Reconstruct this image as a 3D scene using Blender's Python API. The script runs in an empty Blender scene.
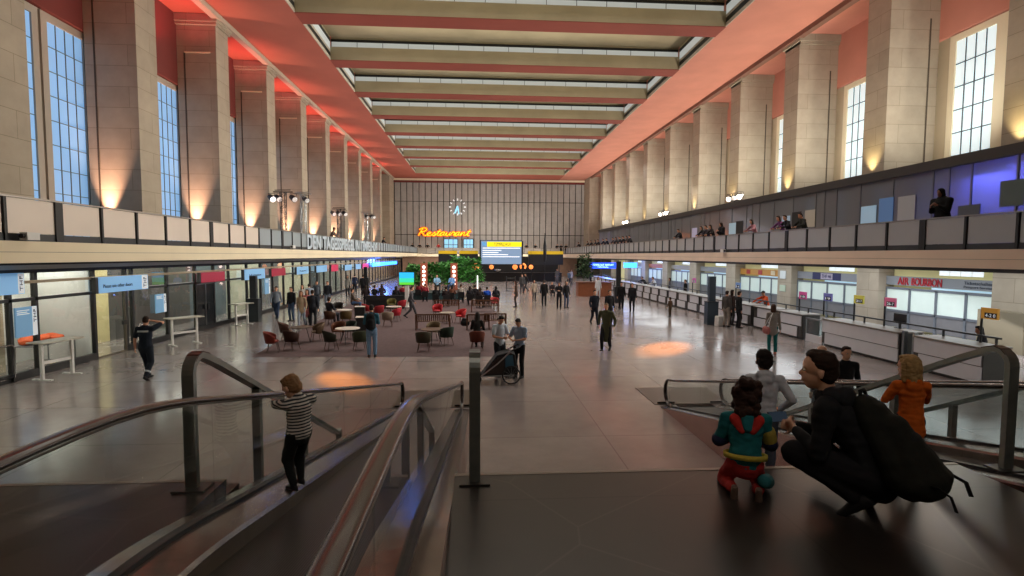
import bpy, bmesh, math, random
from math import sin, cos, pi, radians as R, atan2, sqrt
from mathutils import Vector as V, Matrix as M4, Euler
random.seed(11)
SC = bpy.context.scene
WS = bpy.data.scenes.new('workshop')          # a small side scene in which meshes are evaluated; removed at the end
def wdg():
    vl = WS.view_layers[0]; vl.update(); return vl.depsgraph
COL = SC.collection

# ------------------------------------------------------------------ camera
YAW, PIT, ROL, FPX, CZ = 6.56320469e-02, 6.21583610e-02, -4.29667320e-03, 525.15, 3.4
_f = V((sin(YAW)*cos(PIT), cos(YAW)*cos(PIT), -sin(PIT)))
_r = V((cos(YAW), -sin(YAW), 0)); _d = _f.cross(_r)
_R = _r*cos(ROL) + _d*sin(ROL); _D = -_r*sin(ROL) + _d*cos(ROL)
cam = bpy.data.cameras.new('camera'); cob = bpy.data.objects.new('camera', cam); COL.objects.link(cob)
m = M4.Identity(4)
for i in range(3):
    m[i][0] = _R[i]; m[i][1] = -_D[i]; m[i][2] = -_f[i]
m[2][3] = CZ
cob.matrix_world = m
cam.sensor_width = 36; cam.lens = FPX*36/1024; cam.clip_start = .05; cam.clip_end = 400
SC.camera = cob
def ray(x, y): return _f + _R*((x-512)/FPX) + _D*((y-288)/FPX)
def atz(x, y, z=0.0):
    q = ray(x, y); t = (z-CZ)/q.z; return V((q.x*t, q.y*t, z))
def aty(x, y, Y):
    q = ray(x, y); t = Y/q.y; return V((q.x*t, Y, CZ+q.z*t))
def atx(x, y, X):
    q = ray(x, y); t = X/q.x; return V((X, q.y*t, CZ+q.z*t))

# ------------------------------------------------------------------ materials
MATS = {}
def mat(key, col=(.5,.5,.5), rough=.5, metal=0., noise=0., scale=4., bump=0., emit=None, es=0., spec=.5, coat=0.):
    if key in MATS: return MATS[key]
    mt = bpy.data.materials.new(key); mt.use_nodes = True; MATS[key] = mt
    nt = mt.node_tree; b = nt.nodes['Principled BSDF']
    b.inputs['Base Color'].default_value = (*col, 1); b.inputs['Roughness'].default_value = rough
    b.inputs['Metallic'].default_value = metal; b.inputs['Specular IOR Level'].default_value = spec
    if coat: b.inputs['Coat Weight'].default_value = coat; b.inputs['Coat Roughness'].default_value = .1
    if emit: b.inputs['Emission Color'].default_value = (*emit, 1); b.inputs['Emission Strength'].default_value = es
    if noise or bump:
        tc = nt.nodes.new('ShaderNodeTexCoord'); n = nt.nodes.new('ShaderNodeTexNoise')
        n.inputs['Scale'].default_value = scale; n.inputs['Detail'].default_value = 5
        nt.links.new(tc.outputs['Object'], n.inputs['Vector'])
        if noise:
            cr = nt.nodes.new('ShaderNodeValToRGB')
            cr.color_ramp.elements[0].position = .3; cr.color_ramp.elements[1].position = .7
            cr.color_ramp.elements[0].color = (*[max(0, c*(1-noise)) for c in col], 1)
            cr.color_ramp.elements[1].color = (*[min(1, c*(1+noise)) for c in col], 1)
            nt.links.new(n.outputs['Fac'], cr.inputs['Fac']); nt.links.new(cr.outputs['Color'], b.inputs['Base Color'])
        if bump:
            bp = nt.nodes.new('ShaderNodeBump'); bp.inputs['Strength'].default_value = bump; bp.inputs['Distance'].default_value = .02
            nt.links.new(n.outputs['Fac'], bp.inputs['Height']); nt.links.new(bp.outputs['Normal'], b.inputs['Normal'])
    return mt
def nodes_of(mt): return mt.node_tree, mt.node_tree.nodes['Principled BSDF']
def glass_mat(key, tint=(.9,.95,.93), refl=1.0, ior=1.5):
    if key in MATS: return MATS[key]
    mt = bpy.data.materials.new(key); mt.use_nodes = True; MATS[key] = mt
    nt = mt.node_tree; nt.nodes.remove(nt.nodes['Principled BSDF']); out = nt.nodes['Material Output']
    t = nt.nodes.new('ShaderNodeBsdfTransparent'); t.inputs['Color'].default_value = (*tint, 1)
    g = nt.nodes.new('ShaderNodeBsdfGlossy'); g.inputs['Roughness'].default_value = .01
    fr = nt.nodes.new('ShaderNodeFresnel'); fr.inputs['IOR'].default_value = ior
    mu = nt.nodes.new('ShaderNodeMath'); mu.operation = 'MULTIPLY'; mu.inputs[1].default_value = refl
    mx = nt.nodes.new('ShaderNodeMixShader')
    ge = nt.nodes.new('ShaderNodeNewGeometry'); inv = nt.nodes.new('ShaderNodeMath'); inv.operation = 'SUBTRACT'; inv.inputs[0].default_value = 1
    m2 = nt.nodes.new('ShaderNodeMath'); m2.operation = 'MULTIPLY'; nt.links.new(ge.outputs['Backfacing'], inv.inputs[1])
    nt.links.new(fr.outputs[0], mu.inputs[0]); nt.links.new(mu.outputs[0], m2.inputs[0]); nt.links.new(inv.outputs[0], m2.inputs[1]); nt.links.new(m2.outputs[0], mx.inputs[0])
    nt.links.new(t.outputs[0], mx.inputs[1]); nt.links.new(g.outputs[0], mx.inputs[2]); nt.links.new(mx.outputs[0], out.inputs['Surface'])
    return mt
def brick_mat(key, c1, c2, mortar, sx, sy, axis, rough=.7, msize=.006, noise=.15, spec=.5, offset=.5):
    """blocks with thin joints, laid in the plane given by axis ('x','y' or 'z' = its normal), object coordinates"""
    mt = bpy.data.materials.new(key); mt.use_nodes = True; MATS[key] = mt
    nt, b = nodes_of(mt); N = nt.nodes.new; L = nt.links.new
    tc = N('ShaderNodeTexCoord'); sp = N('ShaderNodeSeparateXYZ'); cb = N('ShaderNodeCombineXYZ')
    L(tc.outputs['Object'], sp.inputs[0])
    u, v = {'x': ('Y','Z'), 'y': ('X','Z'), 'z': ('X','Y'), 's': ('S','Z')}[axis]
    if axis == 's':
        ad = N('ShaderNodeMath'); ad.operation = 'ADD'; L(sp.outputs['X'], ad.inputs[0]); L(sp.outputs['Y'], ad.inputs[1]); L(ad.outputs[0], cb.inputs[0])
    else: L(sp.outputs[u], cb.inputs[0])
    L(sp.outputs[v], cb.inputs[1])
    br = N('ShaderNodeTexBrick'); br.offset = offset
    br.inputs['Color1'].default_value = (*c1,1); br.inputs['Color2'].default_value = (*c2,1); br.inputs['Mortar'].default_value = (*mortar,1)
    br.inputs['Scale'].default_value = 1; br.inputs['Brick Width'].default_value = sx; br.inputs['Row Height'].default_value = sy
    br.inputs['Mortar Size'].default_value = msize; br.inputs['Mortar Smooth'].default_value = .2
    L(cb.outputs[0], br.inputs['Vector'])
    n = N('ShaderNodeTexNoise'); n.inputs['Scale'].default_value = 1.3; n.inputs['Detail'].default_value = 8; n.inputs['Roughness'].default_value = .65
    L(tc.outputs['Object'], n.inputs['Vector'])
    mp = N('ShaderNodeMapRange'); mp.inputs['From Min'].default_value = .3; mp.inputs['From Max'].default_value = .7
    mp.inputs['To Min'].default_value = 1-noise; mp.inputs['To Max'].default_value = 1+noise
    L(n.outputs['Fac'], mp.inputs['Value'])
    vm = N('ShaderNodeVectorMath'); vm.operation = 'SCALE'; L(br.outputs['Color'], vm.inputs[0]); L(mp.outputs[0], vm.inputs['Scale'])
    L(vm.outputs[0], b.inputs['Base Color']); b.inputs['Roughness'].default_value = rough; b.inputs['Specular IOR Level'].default_value = spec
    return mt
def C(h):
    """sRGB hex -> linear"""
    h = h.lstrip('#'); o = []
    for i in (0,2,4):
        c = int(h[i:i+2],16)/255; o.append(c/12.92 if c <= .04045 else ((c+.055)/1.055)**2.4)
    return tuple(o)

# ------------------------------------------------------------------ mesh building
class MB:
    def __init__(s): s.v = []; s.f = []; s.sm = []
    def add(s, vs, fs, smooth=False):
        k = len(s.v); s.v += [tuple(p) for p in vs]; s.f += [tuple(i+k for i in f) for f in fs]; s.sm += [smooth]*len(fs); return s
    def box(s, x0, x1, y0, y1, z0, z1):
        vs = [(x,y,z) for x in (x0,x1) for y in (y0,y1) for z in (z0,z1)]
        return s.add(vs, [(0,1,3,2),(4,6,7,5),(0,4,5,1),(2,3,7,6),(0,2,6,4),(1,5,7,3)])
    def bar(s, p, q, w, h, up=(0,0,1)):
        """rectangular bar from p to q, w across, h along up"""
        p = V(p); q = V(q); d = (q-p).normalized(); u = V(up); sd = d.cross(u)
        if sd.length < 1e-4: sd = d.cross(V((0,1,0)))
        sd.normalize(); u = sd.cross(d).normalized()
        vs = [b + sd*(a*w/2) + u*(c*h/2) for b in (p,q) for a,c in ((-1,-1),(1,-1),(1,1),(-1,1))]
        return s.add(vs, [(0,1,2,3),(7,6,5,4),(0,4,5,1),(1,5,6,2),(2,6,7,3),(3,7,4,0)])
    def cyl(s, p, q, r0, r1=None, n=12, smooth=True, caps=True):
        p = V(p); q = V(q); r1 = r0 if r1 is None else r1; d = (q-p).normalized()
        a = d.orthogonal().normalized(); b = d.cross(a)
        vs = [c + (a*cos(2*pi*i/n) + b*sin(2*pi*i/n))*r for c, r in ((p,r0),(q,r1)) for i in range(n)]
        s.add(vs, [(i,(i+1)%n,n+(i+1)%n,n+i) for i in range(n)], smooth)
        if caps: s.add(vs, [tuple(range(n))[::-1], tuple(range(n,2*n))])
        return s
    def tube(s, pts, r, n=8, closed=False, prof=None, up=None, smooth=True):
        """sweep a round (or given 2-D) section along pts"""
        pts = [V(p) for p in pts]; N = len(pts); prof = prof or [(cos(2*pi*i/n)*r, sin(2*pi*i/n)*r) for i in range(n)]; n = len(prof)
        vs = []; a = None
        for i, p in enumerate(pts):
            if closed: t = (pts[(i+1)%N]-pts[i-1])
            else: t = pts[min(i+1,N-1)]-pts[max(i-1,0)]
            t.normalize()
            if up is not None: a = V(up).cross(t)
            elif a is None: a = t.orthogonal()
            else: a = a - t*a.dot(t)
            if a.length < 1e-6: a = t.orthogonal()
            a = a.normalized(); b = t.cross(a)
            vs += [p + a*x + b*y for x, y in prof]
        fs = []
        for i in range(N if closed else N-1):
            j = (i+1) % N
            fs += [(i*n+k, i*n+(k+1)%n, j*n+(k+1)%n, j*n+k) for k in range(n)]
        s.add(vs, fs, smooth)
        if not closed: s.add(vs, [tuple(range(n))[::-1], tuple(range((N-1)*n, N*n))])
        return s
    def lathe(s, prof, c=(0,0,0), n=20, smooth=True):
        c = V(c); vs = [c + V((r*cos(2*pi*i/n), r*sin(2*pi*i/n), z)) for r, z in prof for i in range(n)]
        m = len(prof)
        s.add(vs, [(k*n+i, k*n+(i+1)%n, (k+1)*n+(i+1)%n, (k+1)*n+i) for k in range(m-1) for i in range(n)], smooth)
        return s.add(vs, [tuple(range(n))[::-1], tuple(range((m-1)*n, m*n))])
    def ell(s, c, rad, n=12, m=8, rot=None):
        c = V(c); vs = []
        for j in range(m+1):
            t = pi*j/m
            for i in range(n):
                p = V((rad[0]*sin(t)*cos(2*pi*i/n), rad[1]*sin(t)*sin(2*pi*i/n), rad[2]*cos(t)))
                vs.append(c + (rot @ p if rot else p))
        return s.add(vs, [(j*n+i, (j+1)*n+i, (j+1)*n+(i+1)%n, j*n+(i+1)%n) for j in range(m) for i in range(n)], True)
    def cap(s, p, q, r0, r1, side=None, flat=1.0, n=12):
        """tapered capsule; with side given the radius along side is r and across it r*flat"""
        p = V(p); q = V(q); d = q-p; L = d.length; d = d.normalized() if L > 1e-6 else V((0,0,1))
        if side is None: a = d.orthogonal().normalized()
        else:
            a = V(side) - d*V(side).dot(d); a = a.normalized() if a.length > 1e-5 else d.orthogonal().normalized()
        b = d.cross(a); rings = []
        for k in range(5): t = -pi/2 + (pi/2)*k/4; rings.append((p + d*(sin(t)*r0*min(1, flat+.3)), r0*max(cos(t), .02)))
        for k in range(5): t = (pi/2)*k/4; rings.append((q + d*(sin(t)*r1*min(1, flat+.3)), r1*max(cos(t), .02)))
        vs = [c + a*(r*cos(2*pi*i/n)) + b*(r*flat*sin(2*pi*i/n)) for c, r in rings for i in range(n)]
        fs = [(k*n+i, k*n+(i+1)%n, (k+1)*n+(i+1)%n, (k+1)*n+i) for k in range(len(rings)-1) for i in range(n)]
        fs += [tuple(range(n))[::-1], tuple(range((len(rings)-1)*n, len(rings)*n))]
        return s.add(vs, fs, True)
    def prism(s, poly, axis, a0, a1, smooth=False):
        """extrude a 2-D polygon: axis 'x' -> poly in (y,z), 'y' -> (x,z), 'z' -> (x,y)"""
        n = len(poly)
        def P(u, v, a): return {'x': (a,u,v), 'y': (u,a,v), 'z': (u,v,a)}[axis]
        vs = [P(u,v,a0) for u,v in poly] + [P(u,v,a1) for u,v in poly]
        return s.add(vs, [tuple(range(n))[::-1], tuple(range(n,2*n))] + [(i,(i+1)%n,n+(i+1)%n,n+i) for i in range(n)], smooth)
    def mesh(s, name):
        me = bpy.data.meshes.new(name); me.from_pydata(s.v, [], s.f)
        me.polygons.foreach_set('use_smooth', s.sm)
        bm = bmesh.new(); bm.from_mesh(me); bmesh.ops.recalc_face_normals(bm, faces=bm.faces); bm.to_mesh(me); bm.free()
        me.update(); return me
    def build(s, name, mt, parent=None, loc=None, rotz=0, bevel=0):
        me = s.mesh(name); o = bpy.data.objects.new(name, me); COL.objects.link(o)
        if mt: me.materials.append(mt)
        if parent: o.parent = parent
        if loc is not None: o.location = loc
        if rotz: o.rotation_euler.z = rotz
        if bevel:
            b = o.modifiers.new('bevel', 'BEVEL'); b.width = bevel; b.segments = 2; b.limit_method = 'ANGLE'
        return o
def tag(o, label=None, cat=None, group=None, kind=None):
    for k, v in (('label',label),('category',cat),('group',group),('kind',kind)):
        if v: o[k] = v
    return o
def struct(o): o['kind'] = 'structure'; return o
def empty(name, loc=(0,0,0), rotz=0, label=None, cat=None, group=None, scale=1):
    o = bpy.data.objects.new(name, None); COL.objects.link(o); o.empty_display_size = .2
    o.location = loc; o.rotation_euler.z = rotz; o.scale = (scale,)*3
    return tag(o, label, cat, group)
KIDS = {}
def kids(o): return [c for c in o.children]
def copy_tree(o, parent=None):
    c = o.copy(); COL.objects.link(c); c.parent = parent
    for k in ('label','group'):
        if parent is None and k in c: del c[k]
    for ch in kids(o): copy_tree(ch, c)
    return c
def text(s, mt, loc, xdir, zdir, width=None, height=None, depth=.004, name='lettering', parent=None, shear=0, space=1.0, align='CENTER', bold=0):
    cu = bpy.data.curves.new(name, 'FONT'); cu.body = s; cu.extrude = depth; cu.shear = shear; cu.space_character = space; cu.offset = bold
    cu.align_x = align; cu.align_y = 'CENTER'; cu.resolution_u = 3
    tmp = bpy.data.objects.new('tmp', cu); WS.collection.objects.link(tmp)
    dg = wdg(); me = bpy.data.meshes.new_from_object(tmp.evaluated_get(dg))
    bpy.data.objects.remove(tmp); bpy.data.curves.remove(cu)
    xs = [v.co.x for v in me.vertices]; ys = [v.co.y for v in me.vertices]
    w = max(xs)-min(xs); h = max(ys)-min(ys); cx = (max(xs)+min(xs))/2; cy = (max(ys)+min(ys))/2
    sx = width/w if width else (height/h if height else 1); sy = height/h if height else sx
    xd = V(xdir).normalized(); zd = V(zdir).normalized(); nd = xd.cross(zd)
    for v in me.vertices:
        c = v.co; x = (c.x-(cx if align == 'CENTER' else min(xs)))*sx; y = (c.y-cy)*sy
        v.co = V(loc) + xd*x + zd*y + nd*c.z
    me.materials.clear(); me.materials.append(mt)
    o = bpy.data.objects.new(name, me); COL.objects.link(o)
    if parent: o.parent = parent
    return o
def lamp(kind, name, loc, energy, col=(1,1,1), size=.2, aim=None, spot=60, blend=.5, sy=None, spread=None):
    l = bpy.data.lights.new(name, kind); l.energy = energy; l.color = col
    if kind == 'AREA':
        l.size = size
        if sy: l.shape = 'RECTANGLE'; l.size_y = sy
        if spread: l.spread = R(spread)
    elif kind in ('POINT','SPOT'): l.shadow_soft_size = size
    if kind == 'SPOT': l.spot_size = R(spot); l.spot_blend = blend
    o = bpy.data.objects.new(name, l); COL.objects.link(o); o.location = loc
    if aim is not None:
        d = (V(aim)-V(loc)).normalized(); o.rotation_euler = d.to_track_quat('-Z','Y').to_euler()
    return o
# ------------------------------------------------------------------ people: figures grown from joints, remeshed to one skin
def ik(a, c, l1, l2, hint):
    a = V(a); c = V(c); d = c-a; L = min(d.length, (l1+l2)*.999); dn = d.normalized(); c = a+dn*L
    x = (l1*l1-l2*l2+L*L)/(2*L); h = sqrt(max(l1*l1-x*x, 0)); hv = V(hint); hv = hv - dn*hv.dot(dn)
    hv = hv.normalized() if hv.length > 1e-5 else dn.orthogonal()
    return a+dn*x+hv*h, c
def remesh(mb, vox, smooth=4, fac=.5, name='body'):
    me = mb.mesh('tmp'); o = bpy.data.objects.new('tmp', me); WS.collection.objects.link(o)
    r = o.modifiers.new('r','REMESH'); r.mode = 'VOXEL'; r.voxel_size = vox; r.use_smooth_shade = True
    s = o.modifiers.new('s','SMOOTH'); s.iterations = smooth; s.factor = fac
    dg = wdg(); out = bpy.data.meshes.new_from_object(o.evaluated_get(dg)); out.name = name
    bpy.data.objects.remove(o); bpy.data.meshes.remove(me)
    return out
def rough_up(me, amp, seed=0, freq=9.0):
    """soft cloth folds: push vertices along their normals by a smooth field"""
    from mathutils import noise
    n = len(me.vertices); nn = [v.normal.copy() for v in me.vertices]; cs = [v.co.copy() for v in me.vertices]; out = []
    for c, m in zip(cs, nn):
        c = c + m*(noise.noise(c*freq + V((seed,0,0)))*amp + noise.noise(V((c.x*freq, c.y*freq, c.z*freq*2.6))+V((0,seed,5)))*amp*.6); out += [c.x, c.y, c.z]
    me.vertices.foreach_set('co', out)
    me.update()
def figure(H=1.75, pel=(0,0,.93), lean=0, side=0, twist=0, hyaw=0, hpitch=0, hl=(-.25,.03,.82), hr=(.25,.03,.82),
           el=(-.6,-1,-.2), er=(.6,-1,-.2), fl=(-.1,0,.08), fr=(.1,0,.08), kl=(-.15,1,.1), kr=(.15,1,.1), tl=0, tr=0,
           heel_l=0, heel_r=0, hair='short', sleeve='long', bottom='trousers', coat=0., hood=None, hs=1., girth=1., vox=.018, curl=.5, legs=1.,
           handdir_l=None, handdir_r=None, folds=.006, seed=1, open_hand=.0):
    """returns {part: mesh}; local frame: +Y is the way the figure faces, z=0 the ground; lengths for 1.75 m, then scaled"""
    k = H/1.75; g = girth
    pel = V(pel)/k if False else V(pel)
    T = M4.Rotation(R(twist),3,'Z') @ M4.Rotation(R(-lean),3,'X') @ M4.Rotation(R(side),3,'Y')
    T2 = M4.Rotation(R(twist),3,'Z') @ M4.Rotation(R(-lean*.45),3,'X') @ M4.Rotation(R(side),3,'Y')
    X = T @ V((1,0,0)); U = T @ V((0,0,1)); F = T @ V((0,1,0)); X0 = M4.Rotation(R(twist*.5),3,'Z') @ V((1,0,0))
    waist = pel + T2 @ V((0,0,.17)); chest = waist + U*.19; nb = waist + U*.355; shl = waist + U*.305
    SL, SR = shl - X*.175*g, shl + X*.175*g
    HT = M4.Rotation(R(twist+hyaw),3,'Z') @ M4.Rotation(R(-hpitch),3,'X')
    hc = nb + U*.055*max(.25, 2-hs) + HT @ V((0,.025,.115))*hs
    b = MB(); t = MB(); p = MB(); hr_ = MB(); sh = {}
    # torso
    b.cap(pel, waist, .145*g, .12*g, X0, .72); b.cap(waist, chest, .12*g, .14*g, X, .7); b.cap(chest, shl+U*.0, .14*g, .1*g, X, .68)
    b.cap(SL, SR, .055, .055); b.cap(nb-U*.04, hc-HT@V((0,.02,.03)), .06, .052)
    # head
    def hp(x,y,z): return hc + HT @ V((x,y,z))*hs
    hd = [(0,.0,.03,.074,.092,.088),(0,.012,-.035,.06,.072,.075),(0,.035,-.07,.042,.045,.045)]
    for x,y,z,a,bb,c in hd: b.ell(hp(x,y,z), (a*hs,bb*hs,c*hs), 16, 10, HT)
    b.ell(hp(0,.042,-.04), (.046*hs,.05*hs,.05*hs), 14, 10, HT); b.cap(hp(0,.08,.006), hp(0,.1,-.026), .010*hs, .0125*hs)                       # nose
    b.cap(hp(-.018,.086,-.062), hp(.018,.086,-.062), .008*hs, .008*hs)                # lips
    b.cap(hp(-.045,.078,.022), hp(.045,.078,.022), .009*hs, .009*hs)                # brow
    for s in (-1,1): b.ell(hp(s*.076,-.008,-.01), (.011*hs,.017*hs,.027*hs), 8, 6, HT)  # ears
    J = {'SL':SL,'SR':SR,'pel':pel,'waist':waist,'shl':shl,'nb':nb,'U':U,'F':F,'X':X}
    # hands and arms
    for s, S, hd_, eh, hdir in ((-1,SL,hl,el,handdir_l),(1,SR,hr,er,handdir_r)):
        hd_ = V(hd_); eh = V(eh)
        e, w = ik(S, hd_, .29, .26, eh); d = (w-e).normalized() if hdir is None else V(hdir).normalized()
        J['e'+('l' if s < 0 else 'r')] = e; J['w'+('l' if s < 0 else 'r')] = w; J['d'+('l' if s < 0 else 'r')] = d
        b.cap(S, e, .05*g, .038*g); b.cap(e, w, .038*g, .026)
        n = (pel + U*.3 + F*.1 - w); n = (n - d*n.dot(d)); n = n.normalized() if n.length > 1e-4 else F; wd = d.cross(n).normalized()
        if wd.dot(F)*1.0 < 0: wd = -wd          # thumb side to the front
        pc = w + d*.05
        b.cap(w, w+d*.085, .026, .036, wd, .42)
        for q in range(4):
            base = w + d*.085 + wd*(.027-.018*q); ln = (.07,.078,.073,.056)[q]; c1 = d*cos(curl*.6)+n*sin(curl*.6); c2 = d*cos(curl*1.7)+n*sin(curl*1.7)
            m1 = base + c1*ln*.5; b.cap(base - d*.02, m1, .0095, .009); b.cap(m1, m1 + c2*ln*.5, .009, .0075)
        th = w + d*.03 + wd*.026; t1 = th + (d*.6+wd*.75+n*.25).normalized()*.038; b.cap(th, t1, .012, .0105); b.cap(t1, t1+(d*.9+wd*.25+n*.35).normalized()*.032, .0105, .0085)
        # sleeve
        if sleeve == 'long':
            t.cap(S, e, .066*g, .054*g); t.cap(e, e+(w-e)*.93, .054*g, .042)
        else: t.cap(S, S+(e-S)*.72, .066*g, .06*g)
    # legs
    for s, ft, kh, yaw, heel in ((-1,fl,kl,tl,heel_l),(1,fr,kr,tr,heel_r)):
        hip = pel + X0*(s*.088) - V((0,0,.015)); kn, an = ik(hip, ft, .43*legs, .415*legs, kh)
        J['k'+('l' if s < 0 else 'r')] = kn; J['a'+('l' if s < 0 else 'r')] = an
        b.cap(hip, kn, .08*g, .052*g); b.cap(kn, an, .052*g, .036); fd = M4.Rotation(R(twist*.3+yaw),3,'Z') @ M4.Rotation(R(heel),3,'X') @ V((0,1,0))
        fu = M4.Rotation(R(twist*.3+yaw),3,'Z') @ M4.Rotation(R(heel),3,'X') @ V((0,0,1))
        b.cap(an-fu*.03-fd*.02, an-fu*.045+fd*.1, .03, .022, X0, .7)
        if bottom == 'trousers': p.cap(hip, kn, .098*g, .072*g); p.cap(kn, an+(kn-an)*.06, .072*g, .058)
        elif bottom == 'wide': p.cap(hip, kn, .1*g, .085*g); p.cap(kn, an+(kn-an)*.04, .085*g, .085)
        elif bottom == 'shorts': p.cap(hip, kn+(hip-kn)*.05, .098*g, .08*g)
        s_ = MB(); c = an - fu*.08
        for (y,w_,hh) in ((0,0,0),): pass
        prof = [(-.075,.022,.04),(-.06,.034,.085),(0,.038,.095),(.06,.04,.07),(.12,.045,.052),(.165,.042,.045),(.195,.022,.03)]
        sd = fd.cross(fu).normalized(); vs = []
        for (y,w_,hh) in prof:
            for a in range(10):
                an_ = 2*pi*a/10; zz = max(0, .5+.62*sin(an_)); vs.append(c + fd*y + sd*(cos(an_)*w_) + fu*(min(zz,1)*hh))
        nn = len(prof); s_.add(vs, [(j*10+i,j*10+(i+1)%10,(j+1)*10+(i+1)%10,(j+1)*10+i) for j in range(nn-1) for i in range(10)], True)
        s_.add(vs, [tuple(range(10))[::-1], tuple(range((nn-1)*10, nn*10))])
        sh['shoe_l' if s < 0 else 'shoe_r'] = s_
    if bottom == 'skirt':
        fz = min(V(fl).z, V(fr).z); p.cap(pel, pel-V((0,0,.1)), .15*g, .16*g, X0, .8); p.cap(pel-V((0,0,.1)), pel-V((0,0,.5)), .16*g, .2*g, X0, .85)
    p.cap(pel-U*.02, pel+U*.1, .155*g, .135*g, X0, .76)
    # upper garment
    t.cap(pel+U*.02, waist, .162*g, .145*g, X0, .78); t.cap(waist, chest, .145*g, .165*g, X, .74); t.cap(chest, shl, .165*g, .115*g, X, .74)
    t.cap(SL, SR, .068*g, .068*g); t.cap(nb-U*.05, nb-U*.0, .082, .072)
    if coat: t.cap(pel, pel-V((0,0,coat)), .165*g, .185*g, X0, .85)
    if hood == 'down': t.cap(nb-F*.06-X*.05+U*.02, nb-F*.06+X*.05+U*.02, .065, .065); t.cap(nb+F*.02-X*.07, nb-F*.05-X*.05+U*.02,.04,.05); t.cap(nb+F*.02+X*.07, nb-F*.05+X*.05+U*.02,.04,.05); t.ell(nb-F*.09-U*.05, (.1,.055,.09), 12, 8, T)
    # hair
    def hell(x,y,z,a,bb,c): hr_.ell(hp(x,y,z), (a*hs,bb*hs,c*hs), 16, 10, HT)
    if hair in ('short','long','bob','bun','curly'):
        hell(0,-.016,.05,.081,.088,.082); hell(0,-.035,.0,.077,.072,.078)
        if hair == 'short': hell(0,.03,.098,.06,.05,.03)
        if hair in ('long','bob'):
            for s in (-1,1): hr_.cap(hp(s*.06,-.01,.04), hp(s*.066,-.012,-.10 if hair=='bob' else -.2), .034*hs, .028*hs)
            hr_.cap(hp(0,-.05,.03), hp(0,-.055,-.085 if hair=='bob' else -.24), .08*hs, (.078 if hair=='bob' else .06)*hs, HT@V((1,0,0)), .55); hell(0,.03,.1,.06,.05,.028)
        if hair == 'bun': hell(0,-.1,.05,.035,.035,.035)
        if hair == 'curly':
            hell(0,-.03,.0,.092,.078,.1); hr_.cap(hp(0,-.05,.02), hp(0,-.06,-.10), .085*hs, .08*hs, HT@V((1,0,0)), .6)
            rnd = random.Random(5)
            for q in range(30):
                a = rnd.uniform(0,2*pi); zz = rnd.uniform(-.13,.11); rr = .075 if zz > -.02 else .07
                if sin(a) > .45 and zz < .06: continue
                hell(cos(a)*rr, sin(a)*rr-.025, zz, .03,.03,.035)
    elif hair == 'cap':
        hell(0,-.008,.055,.083,.096,.075); hr_.cap(hp(-.03,.1,.05), hp(.03,.1,.05), .05*hs, .05*hs, HT@V((0,1,0)), .2)
    elif hair == 'bald': hell(0,-.045,-.0,.07,.055,.05)
    elif hair == 'hood':
        hell(0,-.02,.04,.098,.1,.1); hell(0,-.04,-.05,.095,.085,.1)
    out = {'body': remesh(b, vox, 3, .5, 'body'), 'top': remesh(t, vox*1.15, 4, .5, 'top'), 'trousers': remesh(p, vox*1.15, 4, .5, 'trousers')}
    if folds: rough_up(out['top'], folds, seed); rough_up(out['trousers'], folds*.8, seed+3)
    if hair:
        out['hair'] = remesh(hr_, vox*.8, 3, .5, 'hair')
        if hair != 'hood' and vox < .012: rough_up(out['hair'], .007*hs, 3, 22)
    for q in sh: out[q] = sh[q].mesh('shoe')
    if k != 1:
        S = M4.Scale(k, 4)
        for me in out.values(): me.transform(S)
    out['_hc'] = hc*k; out['_HT'] = HT; out['_nb'] = nb*k; out['_k'] = k*hs; out['_T'] = T; out['_chest'] = chest*k; out['_J'] = J; out['_s'] = k
    return out
SKIN = {'a': C('c89478'), 'b': C('a9765a'), 'c': C('d8ab90'), 'd': C('7a5240')}
def cloth(hexs, rough=.85): return mat('cloth_'+hexs, C(hexs), rough, noise=.12, scale=30, bump=.15, spec=.25)
def skinm(s): return mat('skin_'+s, SKIN[s], .5, noise=.05, scale=20, spec=.4)
NAMEOF = {'body':'body','top':'top','trousers':'trousers','hair':'hair','shoe_l':'shoe','shoe_r':'shoe'}
def person(fig, loc, head, label, top='20222a', bot='23242c', hair='2a1d16', skin='a', shoe='16161a', cat='person', group=None, scale=1, eyes=False, topname=None, botname=None, hairname=None):
    """head: heading in degrees, 0 = facing +Y (away from the camera), 180 = facing it, 90 = facing left"""
    e = empty('person', loc, R(head), label, cat, group, scale)
    for q, me in fig.items():
        if q[0] == '_': continue
        nm = NAMEOF[q]
        if q == 'top' and topname: nm = topname
        if q == 'trousers' and botname: nm = botname
        if q == 'hair' and hairname: nm = hairname
        o = bpy.data.objects.new(nm, me); COL.objects.link(o); o.parent = e
        mt = {'body': lambda: skinm(skin), 'top': lambda: cloth(top), 'trousers': lambda: cloth(bot), 'hair': lambda: cloth(hair,.7)}.get(q, lambda: cloth(shoe,.6))()
        if not me.materials: me.materials.append(None)
        o.material_slots[0].link = 'OBJECT'; o.material_slots[0].material = mt
    if eyes:
        hc, HT, k = fig['_hc'], fig['_HT'], fig['_k']
        for s in (-1,1):
            mb = MB(); mb.ell((0,0,0), (.013*k,.011*k,.010*k), 12, 8)
            o = mb.build('eye', mat('eye_white', C('d8d4cc'), .25), e); o.location = hc + HT @ V((s*.031,.079,.004))*k
            mb = MB(); mb.ell((0,0,0), (.006*k,.004*k,.006*k), 10, 6)
            q = mb.build('pupil', mat('eye_iris', C('2c1c12'), .2), o); q.location = HT @ V((0,.009,0))*k
    return e
STAND = dict()
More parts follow.
